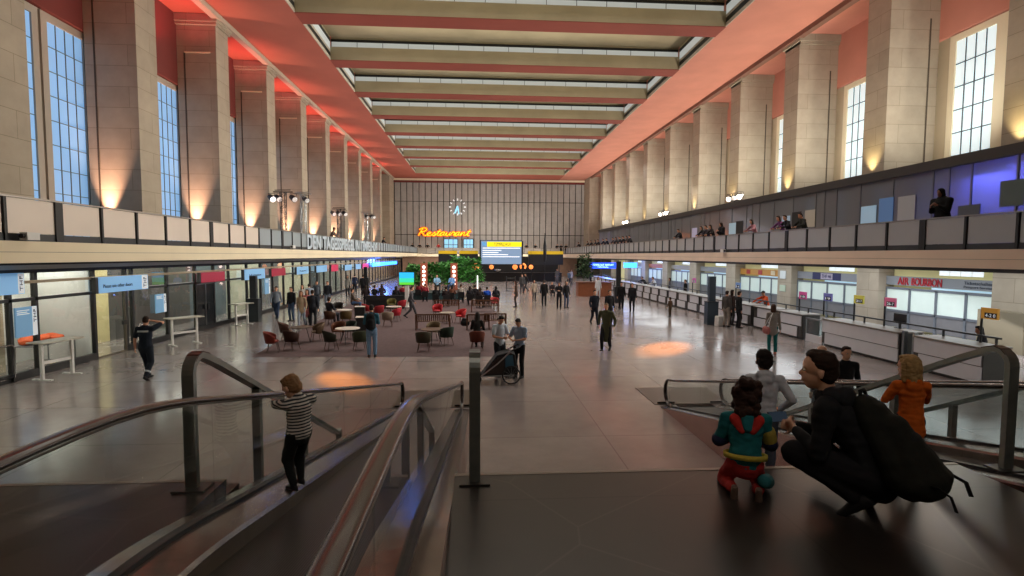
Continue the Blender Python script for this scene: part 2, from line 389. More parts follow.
POSES = {
 'stand': dict(hl=(-.25,.05,.84), hr=(.25,.02,.82)),
 'stand_f': dict(hl=(-.24,.05,.84), hr=(.24,.02,.82), hair='long', girth=.9, coat=.12),
 'phone': dict(hl=(-.06,.3,1.16), hr=(.07,.32,1.17), hpitch=28, el=(-.7,-.5,-.8), er=(.7,-.5,-.8), lean=3),
 'phone_f': dict(hl=(-.06,.3,1.16), hr=(.07,.32,1.17), hpitch=24, el=(-.7,-.5,-.8), er=(.7,-.5,-.8), hair='long', girth=.9),
 'pocket': dict(hl=(-.21,.1,.95), hr=(.21,.1,.95), el=(-1,-.8,0), er=(1,-.8,0), fl=(-.13,.02,.08)),
 'coat': dict(hl=(-.24,.06,.84), hr=(.25,.02,.82), coat=.35, hair='long', girth=1.0),
 'walk': dict(pel=(0,0,.905), lean=5, fl=(-.08,.3,.1), fr=(.08,-.3,.17), heel_r=-32, heel_l=14, hl=(-.23,-.16,.86), hr=(.23,.2,.88), kr=(0,1,.2)),
 'walk_f': dict(pel=(0,0,.905), lean=4, fl=(-.07,-.28,.17), fr=(.07,.28,.1), heel_l=-32, heel_r=14, hl=(-.22,.18,.88), hr=(.22,-.16,.86), hair='long', girth=.9, coat=.1),
 'walk_coat': dict(pel=(0,0,.905), lean=4, fl=(-.09,-.2,.15), fr=(.09,.22,.1), heel_l=-28, heel_r=10, hl=(-.32,.12,.9), hr=(.3,-.12,.92), coat=.38, girth=1.12),
 'sit': dict(pel=(0,-.02,.53), lean=-4, fl=(-.12,.44,.08), fr=(.12,.42,.08), hl=(-.13,.3,.72), hr=(.13,.3,.72), kl=(-.1,.3,1), kr=(.1,.3,1)),
 'sit_f': dict(pel=(0,-.02,.53), lean=8, fl=(-.1,.42,.08), fr=(.12,.4,.08), hl=(-.1,.33,.76), hr=(.13,.3,.72), kl=(-.1,.3,1), kr=(.1,.3,1), hair='long', girth=.92, hpitch=15),
 'rail': dict(pel=(0,-.16,.92), lean=22, hl=(-.16,.32,1.10), hr=(.16,.32,1.10), el=(-1,-.2,-.4), er=(1,-.2,-.4), hpitch=12),
 'rail_f': dict(pel=(0,-.16,.92), lean=20, hl=(-.16,.32,1.10), hr=(.16,.32,1.10), el=(-1,-.2,-.4), er=(1,-.2,-.4), hpitch=16, hair='long', girth=.9),
 'rail_hood': dict(pel=(0,-.06,.93), lean=6, hl=(-.10,.2,1.26), hr=(.10,.22,1.22), el=(-.35,-.3,-1), er=(.35,-.3,-1), hpitch=8, hair='hood', hood='down', girth=1.34, coat=.35),
 'counter': dict(pel=(0,-.18,.9), lean=38, hl=(-.16,.42,1.1), hr=(.2,.46,1.1), el=(-1,-.2,.3), er=(1,-.2,.3), hpitch=5),
 'child': dict(hl=(-.24,.12,.9), hr=(.24,.12,.9), hs=1.25, girth=1.05, legs=.98, hair='short'),
 'photo': dict(hl=(-.08,.34,1.42), hr=(.08,.34,1.42), el=(-.8,-.2,-.8), er=(.8,-.2,-.8)),
}
FIG = {}
def fig(n):
    if n not in FIG: FIG[n] = figure(**POSES[n])
    return FIG[n]
for n in POSES: fig(n)
# ------------------------------------------------------------------ the hall itself
XL, XR, YE = -14.6, 19.3, 93.2            # inner pillar faces, end wall
BLX, BRX = -9.75, 13.5                    # gallery fronts
LZ, LY = 1.75, 3.88                       # entrance landing height and front edge
P0, PITCH = 24.1, 7.07
stone = brick_mat('travertine', C('a69b8a'), C('9f9483'), C('7f7563'), 2.6, .88, 's', .75, .010, .10)
stone_low = brick_mat('travertine_low', C('b0a28a'), C('a69880'), C('86795f'), 2.2, .9, 's', .7, .006, .14)
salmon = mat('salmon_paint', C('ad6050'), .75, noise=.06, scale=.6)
salmon_lit = mat('salmon_paint_lit', C('cc8a78'), .75, noise=.06, scale=.6)  # same ceiling paint; the brighter light on the right is put into its colour
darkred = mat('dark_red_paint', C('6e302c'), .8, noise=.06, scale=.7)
tan = mat('tan_plaster', C('aaa186'), .8, noise=.10, scale=.5)
cream = mat('cream_plaster', C('e6dabd'), .7, noise=.05, scale=.6)
cream_r = mat('pinkish_plaster', C('e2ccb8'), .7, noise=.06, scale=.6)
black = mat('black_metal', C('15171a'), .45, noise=.1, scale=8)
darkgrey = mat('dark_grey_metal', C('2a2d30'), .4, noise=.08, scale=6)
grey = mat('grey_paint', C('77777a'), .55, noise=.06, scale=3)
white = mat('white_paint', C('d9d9d6'), .5, noise=.03, scale=5)
steel = mat('brushed_steel', C('8f9294'), .28, 1., noise=.08, scale=30)
chrome = mat('polished_steel', C('a0a0a0'), .12, 1.)
winglass_l = mat('frosted_pane_blue', C('6f93b8'), .5, emit=C('85b2e0'), es=.68)
winglass_r = mat('frosted_pane_white', C('c5d2d6'), .5, emit=C('d3e4ea'), es=.72)

# floor: polished pale terrazzo with fine joints and worn gloss
fm = brick_mat('polished_terrazzo', C('8a8280'), C('847c7a'), C('6c6462'), 2.4, 2.4, 'z', .2, .012, .13, .85, 0)
nt, b = nodes_of(fm); tc = nt.nodes.new('ShaderNodeTexCoord'); n = nt.nodes.new('ShaderNodeTexNoise'); n.inputs['Scale'].default_value = .45; n.inputs['Detail'].default_value = 6
mp = nt.nodes.new('ShaderNodeMapRange'); mp.inputs['From Min'].default_value = .3; mp.inputs['From Max'].default_value = .7; mp.inputs['To Min'].default_value = .13; mp.inputs['To Max'].default_value = .26
nt.links.new(tc.outputs['Object'], n.inputs['Vector']); nt.links.new(n.outputs['Fac'], mp.inputs['Value']); nt.links.new(mp.outputs[0], b.inputs['Roughness'])
struct(MB().box(-17.2, 22.6, -8, 94, -.3, 0).build('floor', fm))
# entrance landing: dark polished slabs with pale veins
lm = brick_mat('dark_slab_stone', C('2b2622'), C('272320'), C('171411'), 3.1, 1.15, 'z', .3, .008, .3, .5, .37)
nt, b = nodes_of(lm); old = b.inputs['Base Color'].links[0].from_socket
tc = nt.nodes.new('ShaderNodeTexCoord'); n1 = nt.nodes.new('ShaderNodeTexNoise'); n1.inputs['Scale'].default_value = .8
mx = nt.nodes.new('ShaderNodeMixRGB'); mx.inputs[0].default_value = .55; nt.links.new(tc.outputs['Object'], mx.inputs[1]); nt.links.new(n1.outputs['Color'], mx.inputs[2])
vo = nt.nodes.new('ShaderNodeTexVoronoi'); vo.feature = 'DISTANCE_TO_EDGE'; vo.inputs['Scale'].default_value = 1.5; nt.links.new(mx.outputs[0], vo.inputs['Vector'])
cr = nt.nodes.new('ShaderNodeValToRGB'); cr.color_ramp.elements[0].color = (.035,.031,.027,1); cr.color_ramp.elements[0].position = 0; cr.color_ramp.elements[1].color = (0,0,0,1); cr.color_ramp.elements[1].position = .006
nt.links.new(vo.outputs['Distance'], cr.inputs['Fac'])
ad = nt.nodes.new('ShaderNodeMixRGB'); ad.blend_type = 'ADD'; ad.inputs[0].default_value = .8; nt.links.new(old, ad.inputs[1]); nt.links.new(cr.outputs[0], ad.inputs[2]); nt.links.new(ad.outputs[0], b.inputs['Base Color'])
mb = MB()
for x0, x1 in ((-12.2,-1.84),(-.17,3.83),(5.75,13.2)): mb.box(x0, x1, -8, LY, 0.001, LZ)
mb.box(-12.2, 13.2, -8, -2.0, 0.001, LZ-.001)
for x0, x1 in ((-8,-1.9),(-.12,3.8),(5.8,11)):
    for i in range(1,10): mb.box(x0, x1, LY+(i-1)*.345, LY+i*.345, .001, LZ-i*.175)
o = struct(mb.build('floor_landing', lm))
struct(MB().box(-.17, 3.83, LY-.03, LY+.012, LZ-.05, LZ+.003).box(-12, -1.84, LY-.03, LY+.012, LZ-.05, LZ+.003).box(5.75, 13.2, LY-.03, LY+.012, LZ-.05, LZ+.003).build('trim_1', mat('pale_nosing', C('8d8378'), .35)))
# outer walls
mb = MB().box(-17.2, -16.95, -8, 94, 0, 17); struct(mb.build('wall_left', mat('beige_wall', C('b8ab97'), .75, noise=.06, scale=.7)))
mb = MB().box(21.95, 22.2, -8, 94, 0, 17); struct(mb.build('wall_right', mat('beige_wall_right', C('c0b094'), .75, noise=.06, scale=.7)))
struct(MB().box(-16.94, -16.72, -8, 93, 12.85, 17).build('trim_2', darkred)); struct(MB().box(21.74, 21.94, -8, 93, 13.6, 17).build('trim_3', salmon_lit))
struct(MB().box(-17.2, 22.2, -8.3, -8, 0, 17).build('wall_front', stone_low))
# end wall: tall slats in three tiers
wood = brick_mat('slat_wood', C('a8a6a2'), C('a09e9a'), C('928f8b'), .35, 3.0, 'y', .7, .003, .1)
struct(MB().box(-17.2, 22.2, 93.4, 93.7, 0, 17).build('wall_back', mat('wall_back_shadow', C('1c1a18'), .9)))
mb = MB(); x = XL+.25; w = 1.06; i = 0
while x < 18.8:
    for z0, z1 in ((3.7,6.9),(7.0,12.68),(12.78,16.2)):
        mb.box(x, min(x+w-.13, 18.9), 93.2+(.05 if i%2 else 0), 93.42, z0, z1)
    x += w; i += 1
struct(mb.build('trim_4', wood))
struct(MB().box(-16, 21, 92.7, 93.4, 16.3, 16.62).build('trim_5', cream)); struct(MB().box(-16, 21, 92.9, 93.4, 15.95, 16.3).build('trim_6', darkred))
# ceiling: soffits left and right, beams between the coffers, coffer vaults
red, tn, wh, bk, gl, rb = MB(), MB(), MB(), MB(), MB(), MB()
CX0, CX1 = -10.08, 14.4
struct(MB().box(CX1, 22, -8, 93.4, 16.7, 18.6).build('ceiling_right', salmon_lit))
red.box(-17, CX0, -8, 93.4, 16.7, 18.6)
ys = [31.95+PITCH*k for k in range(-5, 8)]
red.box(CX0, CX1, -8, ys[0], 16.7, 18.6).box(CX0, CX1, ys[-1]+6.13, 93.4, 16.7, 18.6)
for y in ys:
    e = y+5.62; last = y == ys[-1]
    if not last: rb.box(CX0, CX1, e, y+PITCH, 16.68, 16.715)
    tn.box(CX0, CX1, e, e+.5 if last else y+PITCH, 16.72, 17.58); tn.box(CX0, CX1, e+.4, e+.5 if last else e+1.1, 17.58, 18.32)
    gl.box(CX0, CX1, e+.36, e+.4, 17.6, 18.04)
    for i in range(15): bk.box(CX0+i*1.75, CX0+i*1.75+.03, e+.34, e+.36, 17.6, 18.04)
    bk.box(CX0, CX1, e+.3, e+.39, 18.05, 18.2)
    for s, xw in ((1,CX0),(-1,CX1)):
        def sb(m, d, z0, z1): m.box(min(xw,xw+s*d), max(xw,xw+s*d), y+.02, e-.02, z0, z1)
        sb(wh,.05,16.69,16.9); sb(bk,.03,16.9,17.2); sb(wh,.05,17.2,17.36); sb(gl,.03,17.36,17.9); sb(bk,.06,17.9,18.1); sb(tn,.02,18.1,18.3)
tn.box(CX0-.1, CX1+.1, -8, 93, 18.32, 18.6)
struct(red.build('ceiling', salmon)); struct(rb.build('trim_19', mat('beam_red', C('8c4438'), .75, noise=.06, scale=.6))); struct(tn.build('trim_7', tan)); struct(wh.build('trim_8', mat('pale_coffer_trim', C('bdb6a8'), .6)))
struct(bk.build('trim_9', black)); struct(gl.build('trim_10', mat('coffer_glass', C('a7adb0'), .3, emit=C('c5cac6'), es=.5)))
struct(MB().box(XL-.1, XL+.28, -8, 93, 16.42, 16.7).build('trim_11', mat('pale_beam', C('b3a694'), .7)))
struct(MB().box(XR-.28, XR+.1, -8, 93, 16.42, 16.7).build('trim_12', mat('brown_beam', C('7d5a4c'), .7)))
p = aty(428, 104, 53.3); t = MB().box(-.55,.55,-.08,.08,-.1,.1).build('ceiling_lamp', mat('lamp_tube', (1,.95,.85), .5, emit=(1,.93,.8), es=9), loc=p)
tag(t, 'single bright white tube lamp glowing in the fourth ceiling coffer', 'lamp')
# pillars
ORD = ['first','second','third','fourth','fifth','sixth','seventh','eighth','ninth','tenth','eleventh']
slot = mat('pillar_slot', C('4a4036'), .8)
def pillar(k, side):
    y = P0+PITCH*k; x0, x1 = (-16.72, XL) if side < 0 else (XR, 21.75)
    lab = f"{ORD[k+1]} tall travertine pillar from the front along the {'left' if side<0 else 'right'} gallery" + (', lit orange from below' if side < 0 else ', lit by warm uplight')
    t = empty('stone_pillar', ((x0+x1)/2, y+.7, 0), 0, lab, 'pillar', 'left row of pillars' if side < 0 else 'right row of pillars'); t['kind'] = 'thing'
    hx = (x1-x0)/2
    MB().box(-hx, hx, -.7, .75, 0, 16.3).build('shaft', stone, t)
    MB().box(-hx, hx+.1, -.82, .87, 16.12, 16.28).box(-hx-(.1 if side>0 else 0), hx+.16, -.9, .95, 16.28, 16.68).build('capital', stone, t)
    sx = -hx*.62 if side < 0 else hx*.62
    MB().box(sx-.035, sx+.035, -.715, -.69, 3.6, 14.6).build('slot', slot, t)
    if side < 0: MB().box(-hx*.62, hx*.7, -.72, -.69, 14.6, 14.68).build('ledge', cream, t)
for k in range(-1, 9):
    for s in (-1,1): pillar(k, s)
struct(MB().box(-16.7, XL+.1, 88.6, 93.3, 0, 16.68).box(18.9, 21.7, 88.6, 93.3, 0, 16.68).build('wall_end_piers', stone))
# windows between the pillars
def window(idx, x, y0, y1, z0, z1, side):
    s = 1 if side < 0 else -1; fr = MB(); f = .3; mw_ = .013 if side < 0 else .022
    t = MB().box(min(x,x+s*.1), max(x,x+s*.1), y0-f, y0, z0-f, z1+f).box(min(x,x+s*.1), max(x,x+s*.1), y1, y1+f, z0-f, z1+f).box(min(x,x+s*.1), max(x,x+s*.1), y0, y1, z1, z1+f).box(min(x,x+s*.1), max(x,x+s*.1), y0, y1, z0-f, z0).build(f'window_{idx}', cream if side>0 else mat('grey_beige_frame', C('a79f93'), .7))
    struct(t)
    MB().box(min(x,x+s*.03), max(x,x+s*.03), y0, y1, z0, z1).build('pane', winglass_l if side < 0 else winglass_r, t)
    mu = MB(); c = 4; r = 9
    for i in range(1,c): yy = y0+(y1-y0)*i/c; mu.box(min(x+s*.02,x+s*.06), max(x+s*.02,x+s*.06), yy-mw_, yy+mw_, z0, z1)
    for j in range(1,r): zz = z0+(z1-z0)*j/r; mu.box(min(x+s*.02,x+s*.06), max(x+s*.02,x+s*.06), y0, y1, zz-mw_, zz+mw_)
    mu.build('muntin', mat('muntin_metal', C('5a6068'), .5), t)
wi = 1
for k in range(-1, 8):
    yy = P0+PITCH*k
    window(wi, -16.94, yy-4.4+PITCH, yy-2.5+PITCH, 3.9, 12.5, -1); window(wi+1, -16.94, yy-1.78+PITCH, yy+.12+PITCH, 3.9, 12.5, -1)
    window(wi+2, 21.94, yy-5.2+PITCH, yy-3.3+PITCH, 3.9, 13.25, 1); window(wi+3, 21.94, yy-2.7+PITCH, yy-.8+PITCH, 3.9, 13.25, 1); wi += 4
# galleries
struct(MB().box(-16.9, BLX, -8, 93.2, 3.2, 3.64).build('floor_gallery_left', mat('gallery_floor', C('7d766c'), .5)))
struct(MB().box(BRX, 21.9, -8, 93.2, 3.12, 3.59).build('floor_gallery_right', mat('gallery_floor', C('7d766c'))))
struct(MB().box(BLX, BLX+.06, -8, 93.2, 3.19, 3.42).box(BLX, BLX+.045, -8, 93.2, 3.43, 3.66).build('trim_13', cream))
struct(MB().box(BRX-.06, BRX, -8, 93.2, 3.1, 3.34).box(BRX-.045, BRX, -8, 93.2, 3.35, 3.61).build('trim_14', cream_r))
struct(MB().box(BRX-.02, BRX+.3, -8, 93.2, 3.0, 3.1).build('trim_15', black))
struct(MB().box(BLX, BRX, 86, 93.2, 3.15, 3.6).build('floor_gallery_end', cream))
struct(MB().box(-12.2, BRX+3, 86.6, 86.9, 0, 3.14).build('wall_under_end_gallery', mat('brown_brick', C('8a6c58'), .7, noise=.12, scale=2)))
panel_l = mat('frosted_panel_cream', C('dfd3c6'), .28, noise=.05, scale=.8, spec=.6)
panel_l2 = mat('frosted_panel_bluegrey', C('93a0a8'), .28, noise=.05, scale=.8, spec=.6)
panel_r = mat('frosted_panel_grey', C('9fa1a4'), .3, noise=.06, scale=.8, spec=.5)
def balustrade(x, side, y0, y1, z, lab, pn):
    t = empty('gallery_balustrade', (x, 0, z), 0, lab, 'railing')
    h = .98; s = side
    MB().box(-.03, .05, y0, y1, h-.04, h).build('top_rail', mat('rail_metal', C('8f8a84'), .3, .8), t)
    MB().box(-.02, .02, y0, y1, .0, .18).build('kick_plate', darkgrey, t)
    y = y0; i = 0
    while y < y1-.1:
        wide = i % 5 == 0
        MB().box(-.05, .05, y-(.11 if wide else .035), y+(.11 if wide else .035), -.25 if wide else 0, h-.04).build('post', black, t)
        ye = min(y+PITCH/5, y1)
        MB().box(-.012, .012, y+.06, ye-.06, .19, h-.05).build('panel', pn(y), t)
        y = ye; i += 1
    return t
balustrade(BLX-.05, -1, 4.95-PITCH+1.0, 88, 3.64, 'long railing of pale frosted panels along the left gallery', lambda y: panel_l if y < 24 else panel_l2)
balustrade(BRX+.05, 1, 2.49-PITCH*.2*1, 80, 3.59, 'long railing of grey frosted panels along the right gallery', lambda y: panel_r)
t = empty('gallery_balustrade', (0, 86, 3.6), 0, 'low railing of glass panels across the far end gallery', 'railing')
MB().box(BLX, BRX, -.04, .04, .95, 1).build('top_rail', mat('rail_metal', C('8f8a84')), t)
for i in range(16):
    xx = BLX+i*1.45; MB().box(xx+.05, xx+1.4, -.01, .01, .1, .94).build('panel', mat('end_panel', C('8c867c'), .3), t); MB().box(xx-.03, xx+.03, -.03, .03, 0, .95).build('post', black, t)
# lettering along the left railing
text('DEN TAGESSPIEGEL IN TEMPELHOF', mat('letter_white_glow', C('b9c6d0'), .5, emit=C('b0c0cc'), es=.1), (BLX+.03, 41.3, 4.13), (0,1,0), (0,0,1), 20.8, .86, name='lettering', bold=.03)  # slight glow added to make the unlit letters look brighter
tag(bpy.data.objects['lettering'], 'tall white lettering running along the left gallery railing', 'lettering')

# glazed offices on the right gallery
OX = 17.6; oz0, oz1 = 3.6, 7.12
struct(MB().box(18.95, 19.1, -4, 75.5, oz0, 7.1).build('wall_gallery_offices', mat('office_wall', C('8f8b88'), .7, noise=.06, scale=.6)))
t = empty('glazed_partition', (OX, 0, oz0), 0, 'long grey glazed office front standing on the right gallery under the pillars', 'partition')
MB().box(-.12, 1.34, -4, 75.5, 3.14, 3.52).build('header', mat('partition_header', C('3a3734'), .5), t)
pg = glass_mat('partition_glass', (.62,.64,.68), 1.0, 1.5)
nt = pg.node_tree; mxs = nt.nodes.new('ShaderNodeMixShader'); mxs.inputs[0].default_value = .5; df = nt.nodes.new('ShaderNodeBsdfTranslucent'); df.inputs['Color'].default_value = (.42,.42,.44,1)
dd = nt.nodes.new('ShaderNodeBsdfDiffuse'); dd.inputs['Color'].default_value = (.52,.52,.54,1); m3 = nt.nodes.new('ShaderNodeMixShader'); nt.links.new(df.outputs[0], m3.inputs[1]); nt.links.new(dd.outputs[0], m3.inputs[2])
out = nt.nodes['Material Output']; src = out.inputs['Surface'].links[0].from_socket; nt.links.new(src, mxs.inputs[1]); nt.links.new(m3.outputs[0], mxs.inputs[2]); nt.links.new(mxs.outputs[0], out.inputs['Surface'])
y = 3.0-PITCH*.2*2
seq = [1.41,1.41,1.0,.41+1.41,.7,.71]
i = 0
while y < 75.4:
    w = [1.9,1.6,.9,.7,1.97][i%5]; ye = min(y+w, 75.4)
    MB().box(-.04,.04,y-.03,y+.03,0,3.14).build('post', mat('alu_post', C('77787a'), .4, .6), t)
    MB().box(-.008,.008,y+.03,ye-.03,.02,3.14).build('pane', pg, t)
    y = ye; i += 1
# lit things inside the offices: doors, notices
def flat(name, x, y0, y1, z0, z1, mt, lab, cat, d=.03, group=None):
    o = MB().box(min(x,x+d), max(x,x+d), y0, y1, z0, z1).build(name, mt); return tag(o, lab, cat, group)
# ------------------------------------------------------------------ shop fronts under the left gallery
FX = -12.3
fz = 3.12
frame = mat('shopfront_frame', C('1b1d20'), .4, noise=.1, scale=8)
sg = glass_mat('shop_glass', (.90,.93,.91), 1.5, 1.6)
struct(MB().box(-14.55, -14.42, -8, 88, 0, 3.18).build('wall_left_lower', stone_low))
struct(MB().box(FX-.1, FX+.06, -8, 88, 3.08, 3.2).box(FX-.1, FX+.06, -8, 88, 2.86, 2.96).build('trim_16', frame)); struct(MB().box(FX-.1, FX+.09, -8, 88, 2.96, 3.08).build('trim_17', mat('white_header', C('c6ccd0'), .4)))
t = empty('shop_front', (FX, 0, 0), 0, 'long dark framed glass shop front running under the left gallery', 'shop front')
mull = [5.9, 7.4, 8.9, 10.4, 11.7, 13.1, 14.57, 15.4, 17.62, 19.14, 19.5, 21.6, 23.7, 25.3, 26.8, 28.85]
while mull[-1] < 84: mull.append(mull[-1]+PITCH/4)
for i, y in enumerate(mull): MB().box(-.06, .06, y-.05, y+.05, 0, 2.9).build('mullion', frame, t)
for a, bb in zip(mull[:-1], mull[1:]):
    MB().box(-.01, .01, a+.05, bb-.05, .2 if not 17 < a < 19 else .02, 2.1).build('pane', sg, t); MB().box(-.01, .01, a+.05, bb-.05, 2.2, 2.88).build('pane', sg, t)
MB().box(-.06, .06, 5, 84.5, 2.1, 2.19).build('transom', frame, t); MB().box(-.07, .07, 5, 17.6, .0, .2).box(-.07, .07, 19.14, 84.5, 0, .2).build('plinth', frame, t)
MB().box(.06, .11, 5, 84, 2.58, 2.66).build('cable_duct', mat('duct_beige', C('a8977f'), .5), t)
# the double door
d = empty('door_1', (FX+.03, 24.5, 0)); struct(d)
MB().box(-.03,.03,-.8,.8,2.05,2.12).box(-.03,.03,-.85,-.78,0,2.12).box(-.03,.03,.78,.85,0,2.12).box(-.03,.03,-.04,.04,0,2.1).build('frame', steel, d)
MB().box(-.012,.012,-.78,-.04,.05,2.05).build('leaf', mat('dark_door_glass', C('23262a'), .15), d); MB().box(-.012,.012,.04,.78,.05,2.05).build('leaf', mat('dark_door_glass', C('23262a')), d)
MB().box(.01,.07,-.2,-.12,.95,1.15).box(.01,.07,.1,.2,.9,1.15).build('handle', black, d)
d = empty('door_2', (FX+.03, 18.38, 0)); struct(d)
MB().box(-.03,.03,.66,.76,0,2.1).box(-.02,.02,-.75,.7,0.01,.05).build('frame', mat('bronze_frame', C('5b5346'), .4), d); MB().box(.0,.06,.5,.76,.95,1.1).build('handle', black, d)
# rooms behind the glass
walls = [(-8,14.9,'b3a48c'),(17.9,21.4,'d0c08e'),(21.4,27.2,'4a4644'),(27.2,31,'59636a'),(31,36,'b5b4a2'),(36,39,'5a5c5c'),(39,46,'c0bda6'),(46,49,'4c5052'),(49,60,'8d8f88')]
for i,(a,bb,h) in enumerate(walls): struct(MB().box(-14.41, -14.37, a, bb, 0, 3.1).build('wall_room', mat('room_'+h, C(h), .7, noise=.12, scale=.8)))
struct(MB().box(-14.36,-14.3,15.9,17.7,0,3.1).build('wall_room', white)); struct(MB().box(-14.3,-13.45,14.9,15.75,0,3.1).build('wall_room_pier', stone_low)); struct(MB().box(-14.3,-12.45,17.66,17.74,0,3.1).build('wall_room_side', white))
# orange jackets on the table in the first room
t = empty('folding_table', (-13.05, 16.55, 0), 0, 'grey table inside the first left room under the heap of orange jackets', 'table')
MB().box(-.4,.4,-.8,.8,.7,.74).build('top', grey, t)
for sx in (-.4,.4):
    for sy in (-.7,.7): MB().cyl((sx,sy,0),(sx,sy,.7),.02).build('leg', steel, t)
for i,(dy,dx,s,rz) in enumerate(((-.45,.0,1.25,.3),(.05,.1,1.1,1.2),(.45,-.05,.95,2.0))):
    mb = MB(); rnd = random.Random(i)
    for q in range(9): mb.ell((rnd.uniform(-.22,.22)*s, rnd.uniform(-.2,.2)*s, .06+rnd.uniform(0,.1)), (.16*s,.13*s,.07*s), 10, 6, M4.Rotation(rnd.uniform(0,3),3,'Z'))
    mb.cap((-.2,0,.05),(.25,.2,.04),.07,.05)
    me = remesh(mb, .02, 3); rough_up(me, .025, i); o = bpy.data.objects.new('jacket', me); COL.objects.link(o); me.materials.append(mat('orange_jacket', C('e0602f'), .8, noise=.12, scale=12)); o.location = (-13.05+dx, 16.55+dy, .745); o.rotation_euler.z = rz
    tag(o, ['orange work jacket lying at the near end of the heap behind the glass','orange work jacket in the middle of the heap behind the glass','orange work jacket at the far end of the heap behind the glass'][i], 'jacket', 'orange jackets heaped on the table')
mb = MB()
for q in range(4): mb.tube([(-.25+.15*q+.07*sin(a*1.3+q), -.3+a*.12, .03+.02*sin(a*2)) for a in range(7)], .018)
tag(mb.build('strap', mat('yellow_strap', C('d9c02e'), .6), loc=(-12.75,17.0,0)), 'yellow straps lying on the floor below the orange jackets', 'strap')
# notice signs on the front
blue = mat('sign_blue', C('8fc0ea'), .4, emit=C('79b4ea'), es=.35); redm = mat('sign_red', C('a82c46'), .4, emit=C('a8283f'), es=.25); magenta = mat('sign_magenta', C('d83a86'), .4, emit=C('e0408c'), es=.5)
ink = mat('sign_ink', C('1c2a3c'), .6); whitepaint = mat('sign_white', C('e6ecf2'), .4, emit=C('dfe8f2'), es=.3)
def sign(y0, y1, z0, z1, mt, lab, words=None, stripe=False, group='illuminated signs over the left shop front'):
    t = empty('hanging_sign', (FX+.22, (y0+y1)/2, (z0+z1)/2), 0, lab, 'sign', group); w = (y1-y0)/2; h = (z1-z0)/2
    MB().box(-.06,.06,-w,w,-h,h).build('panel', mt, t)
    MB().box(-.07,.05,-w-.12,-w-.01,-h,h).build('bracket', darkgrey, t)
    if stripe: MB().box(.06,.065,w*.72,w*.98,-h*.96,h*.96).build('label', whitepaint, t); text('THF', ink, (.07,w*.85,0), (0,0,1), (0,-1,0), h*1.4, w*.14, parent=t)
    if words: text(words, ink, (.068, -w*.28 if stripe else 0, -h*.15), (0,1,0), (0,0,1), w*1.15, h*.45, parent=t)
sign(13.4,14.75,2.33,2.88,blue,'light blue sign at the left end of the shop front, cut by the frame', None, True)
sign(17.5,20.0,2.13,2.64,blue,'wide light blue sign with a line of dark words above the glass door','Please use other doors',True)
sign(23.73,25.85,2.14,2.58,redm,'dark red sign above the closed double door')
sign(28.0,30.6,2.05,2.6,blue,'light blue sign above the dark kiosk pillar on the left',"Information",False)
sign(31.6,33.8,2.1,2.55,redm,'smaller dark red sign right after the light blue kiosk sign')
sign(35.9,38.3,2.05,2.55,blue,'light blue sign over the group of walkers at the shop front','Flughafen')
sign(40.2,42.9,2.05,2.55,blue,'light blue sign just before the pinkish red one, further down the left front')
sign(44.2,46.3,2.0,2.55,mat('sign_pinkred', C('c83358'), .4, emit=C('d0345a'), es=.4),'pinkish red sign between light blue ones far down the left front')
sign(48.6,51.2,1.95,2.45,blue,'light blue sign right after the pinkish red one')
sign(52.9,55.1,1.95,2.45,blue,'last light blue sign before the magenta one')
sign(56.0,59.0,1.95,2.45,magenta,'magenta sign at the far end of the row on the left')
bg = mat('neon_blue', C('2a6cff'), .4, emit=C('2f7dff'), es=5)
lb = empty('light_box', (FX+.3,70,2.25)); MB().box(-.05,.05,-9,9,-.22,.22).build('panel', bg, lb)
for s in (-8,-3,3,8): MB().box(-.015,.015,s-.015,s+.015,.22,.945).build('hanger', frame, lb)
tag(lb, 'long glowing blue light box at the far end of the left shop front', 'light box')
def poster(x, y0, y1, z0, z1, lab, s=1):
    t = empty('notice_board', (x, (y0+y1)/2, (z0+z1)/2), 0, lab, 'notice'); w = (y1-y0)/2; h = (z1-z0)/2
    MB().box(-.02,.02,-w,w,-h,h).build('panel', mat('notice_blue', C('7fb0d8'), .5, emit=C('6fa6d4'), es=.2), t)
    MB().box(.02,.024,w*.55,w,-h,h).build('label', whitepaint, t)
    text('THF', ink, (.028,w*.78,h*.35), (0,0,1), (0,-1,0), h*.9, w*.25, parent=t)
    for i,q in enumerate((.75,.62,.5)): MB().box(.02,.023,-w*.85,w*(.3-.2*(i%2)),h*q,h*q+.025).build('text_line', whitepaint, t)
poster(FX+.1,14.62,15.3,1.15,1.95,'pale blue notice on the first glass panel at the left edge')
poster(FX+.1,20.7,21.35,1.14,1.85,'pale blue notice beside the yellow lit door behind the guard')
poster(FX+.1,31.0,31.7,1.1,2.0,'pale blue notice beside the kiosk pillar, far along the left front')
# standing tables in front
def standing_table(x, y, rz, ln, lab):
    t = empty('standing_table', (x,y,0), rz, lab, 'table', 'white standing tables along the left front')
    MB().box(-.28,.28,-ln/2,ln/2,1.0,1.035).build('top', mat('pale_tabletop', C('b9b4a6'), .4), t, bevel=.006)
    for s in (-1,1):
        l = MB().box(-.04,.04,s*ln*.36-.03,s*ln*.36+.03,.03,1.0).build('leg', white, t); MB().box(-.3,.3,s*ln*.36-.035,s*ln*.36+.035,0.0,.03).build('foot', white, l)
    MB().box(-.02,.02,-ln*.36,ln*.36,.42,.5).build('crossbar', white, t)
standing_table(-11.55, 15.1, R(-12), 1.15, 'white standing table at the left edge, before the orange jackets')
standing_table(-11.0, 20.4, R(-38), 1.2, 'white standing table right behind the guard in dark uniform')
standing_table(-11.35, 26.0, R(-20), 1.0, 'white standing table beside the dark kiosk pillar')
standing_table(-11.3, 34.0, R(-20), 1.0, 'white standing table behind the walker in a light jacket')
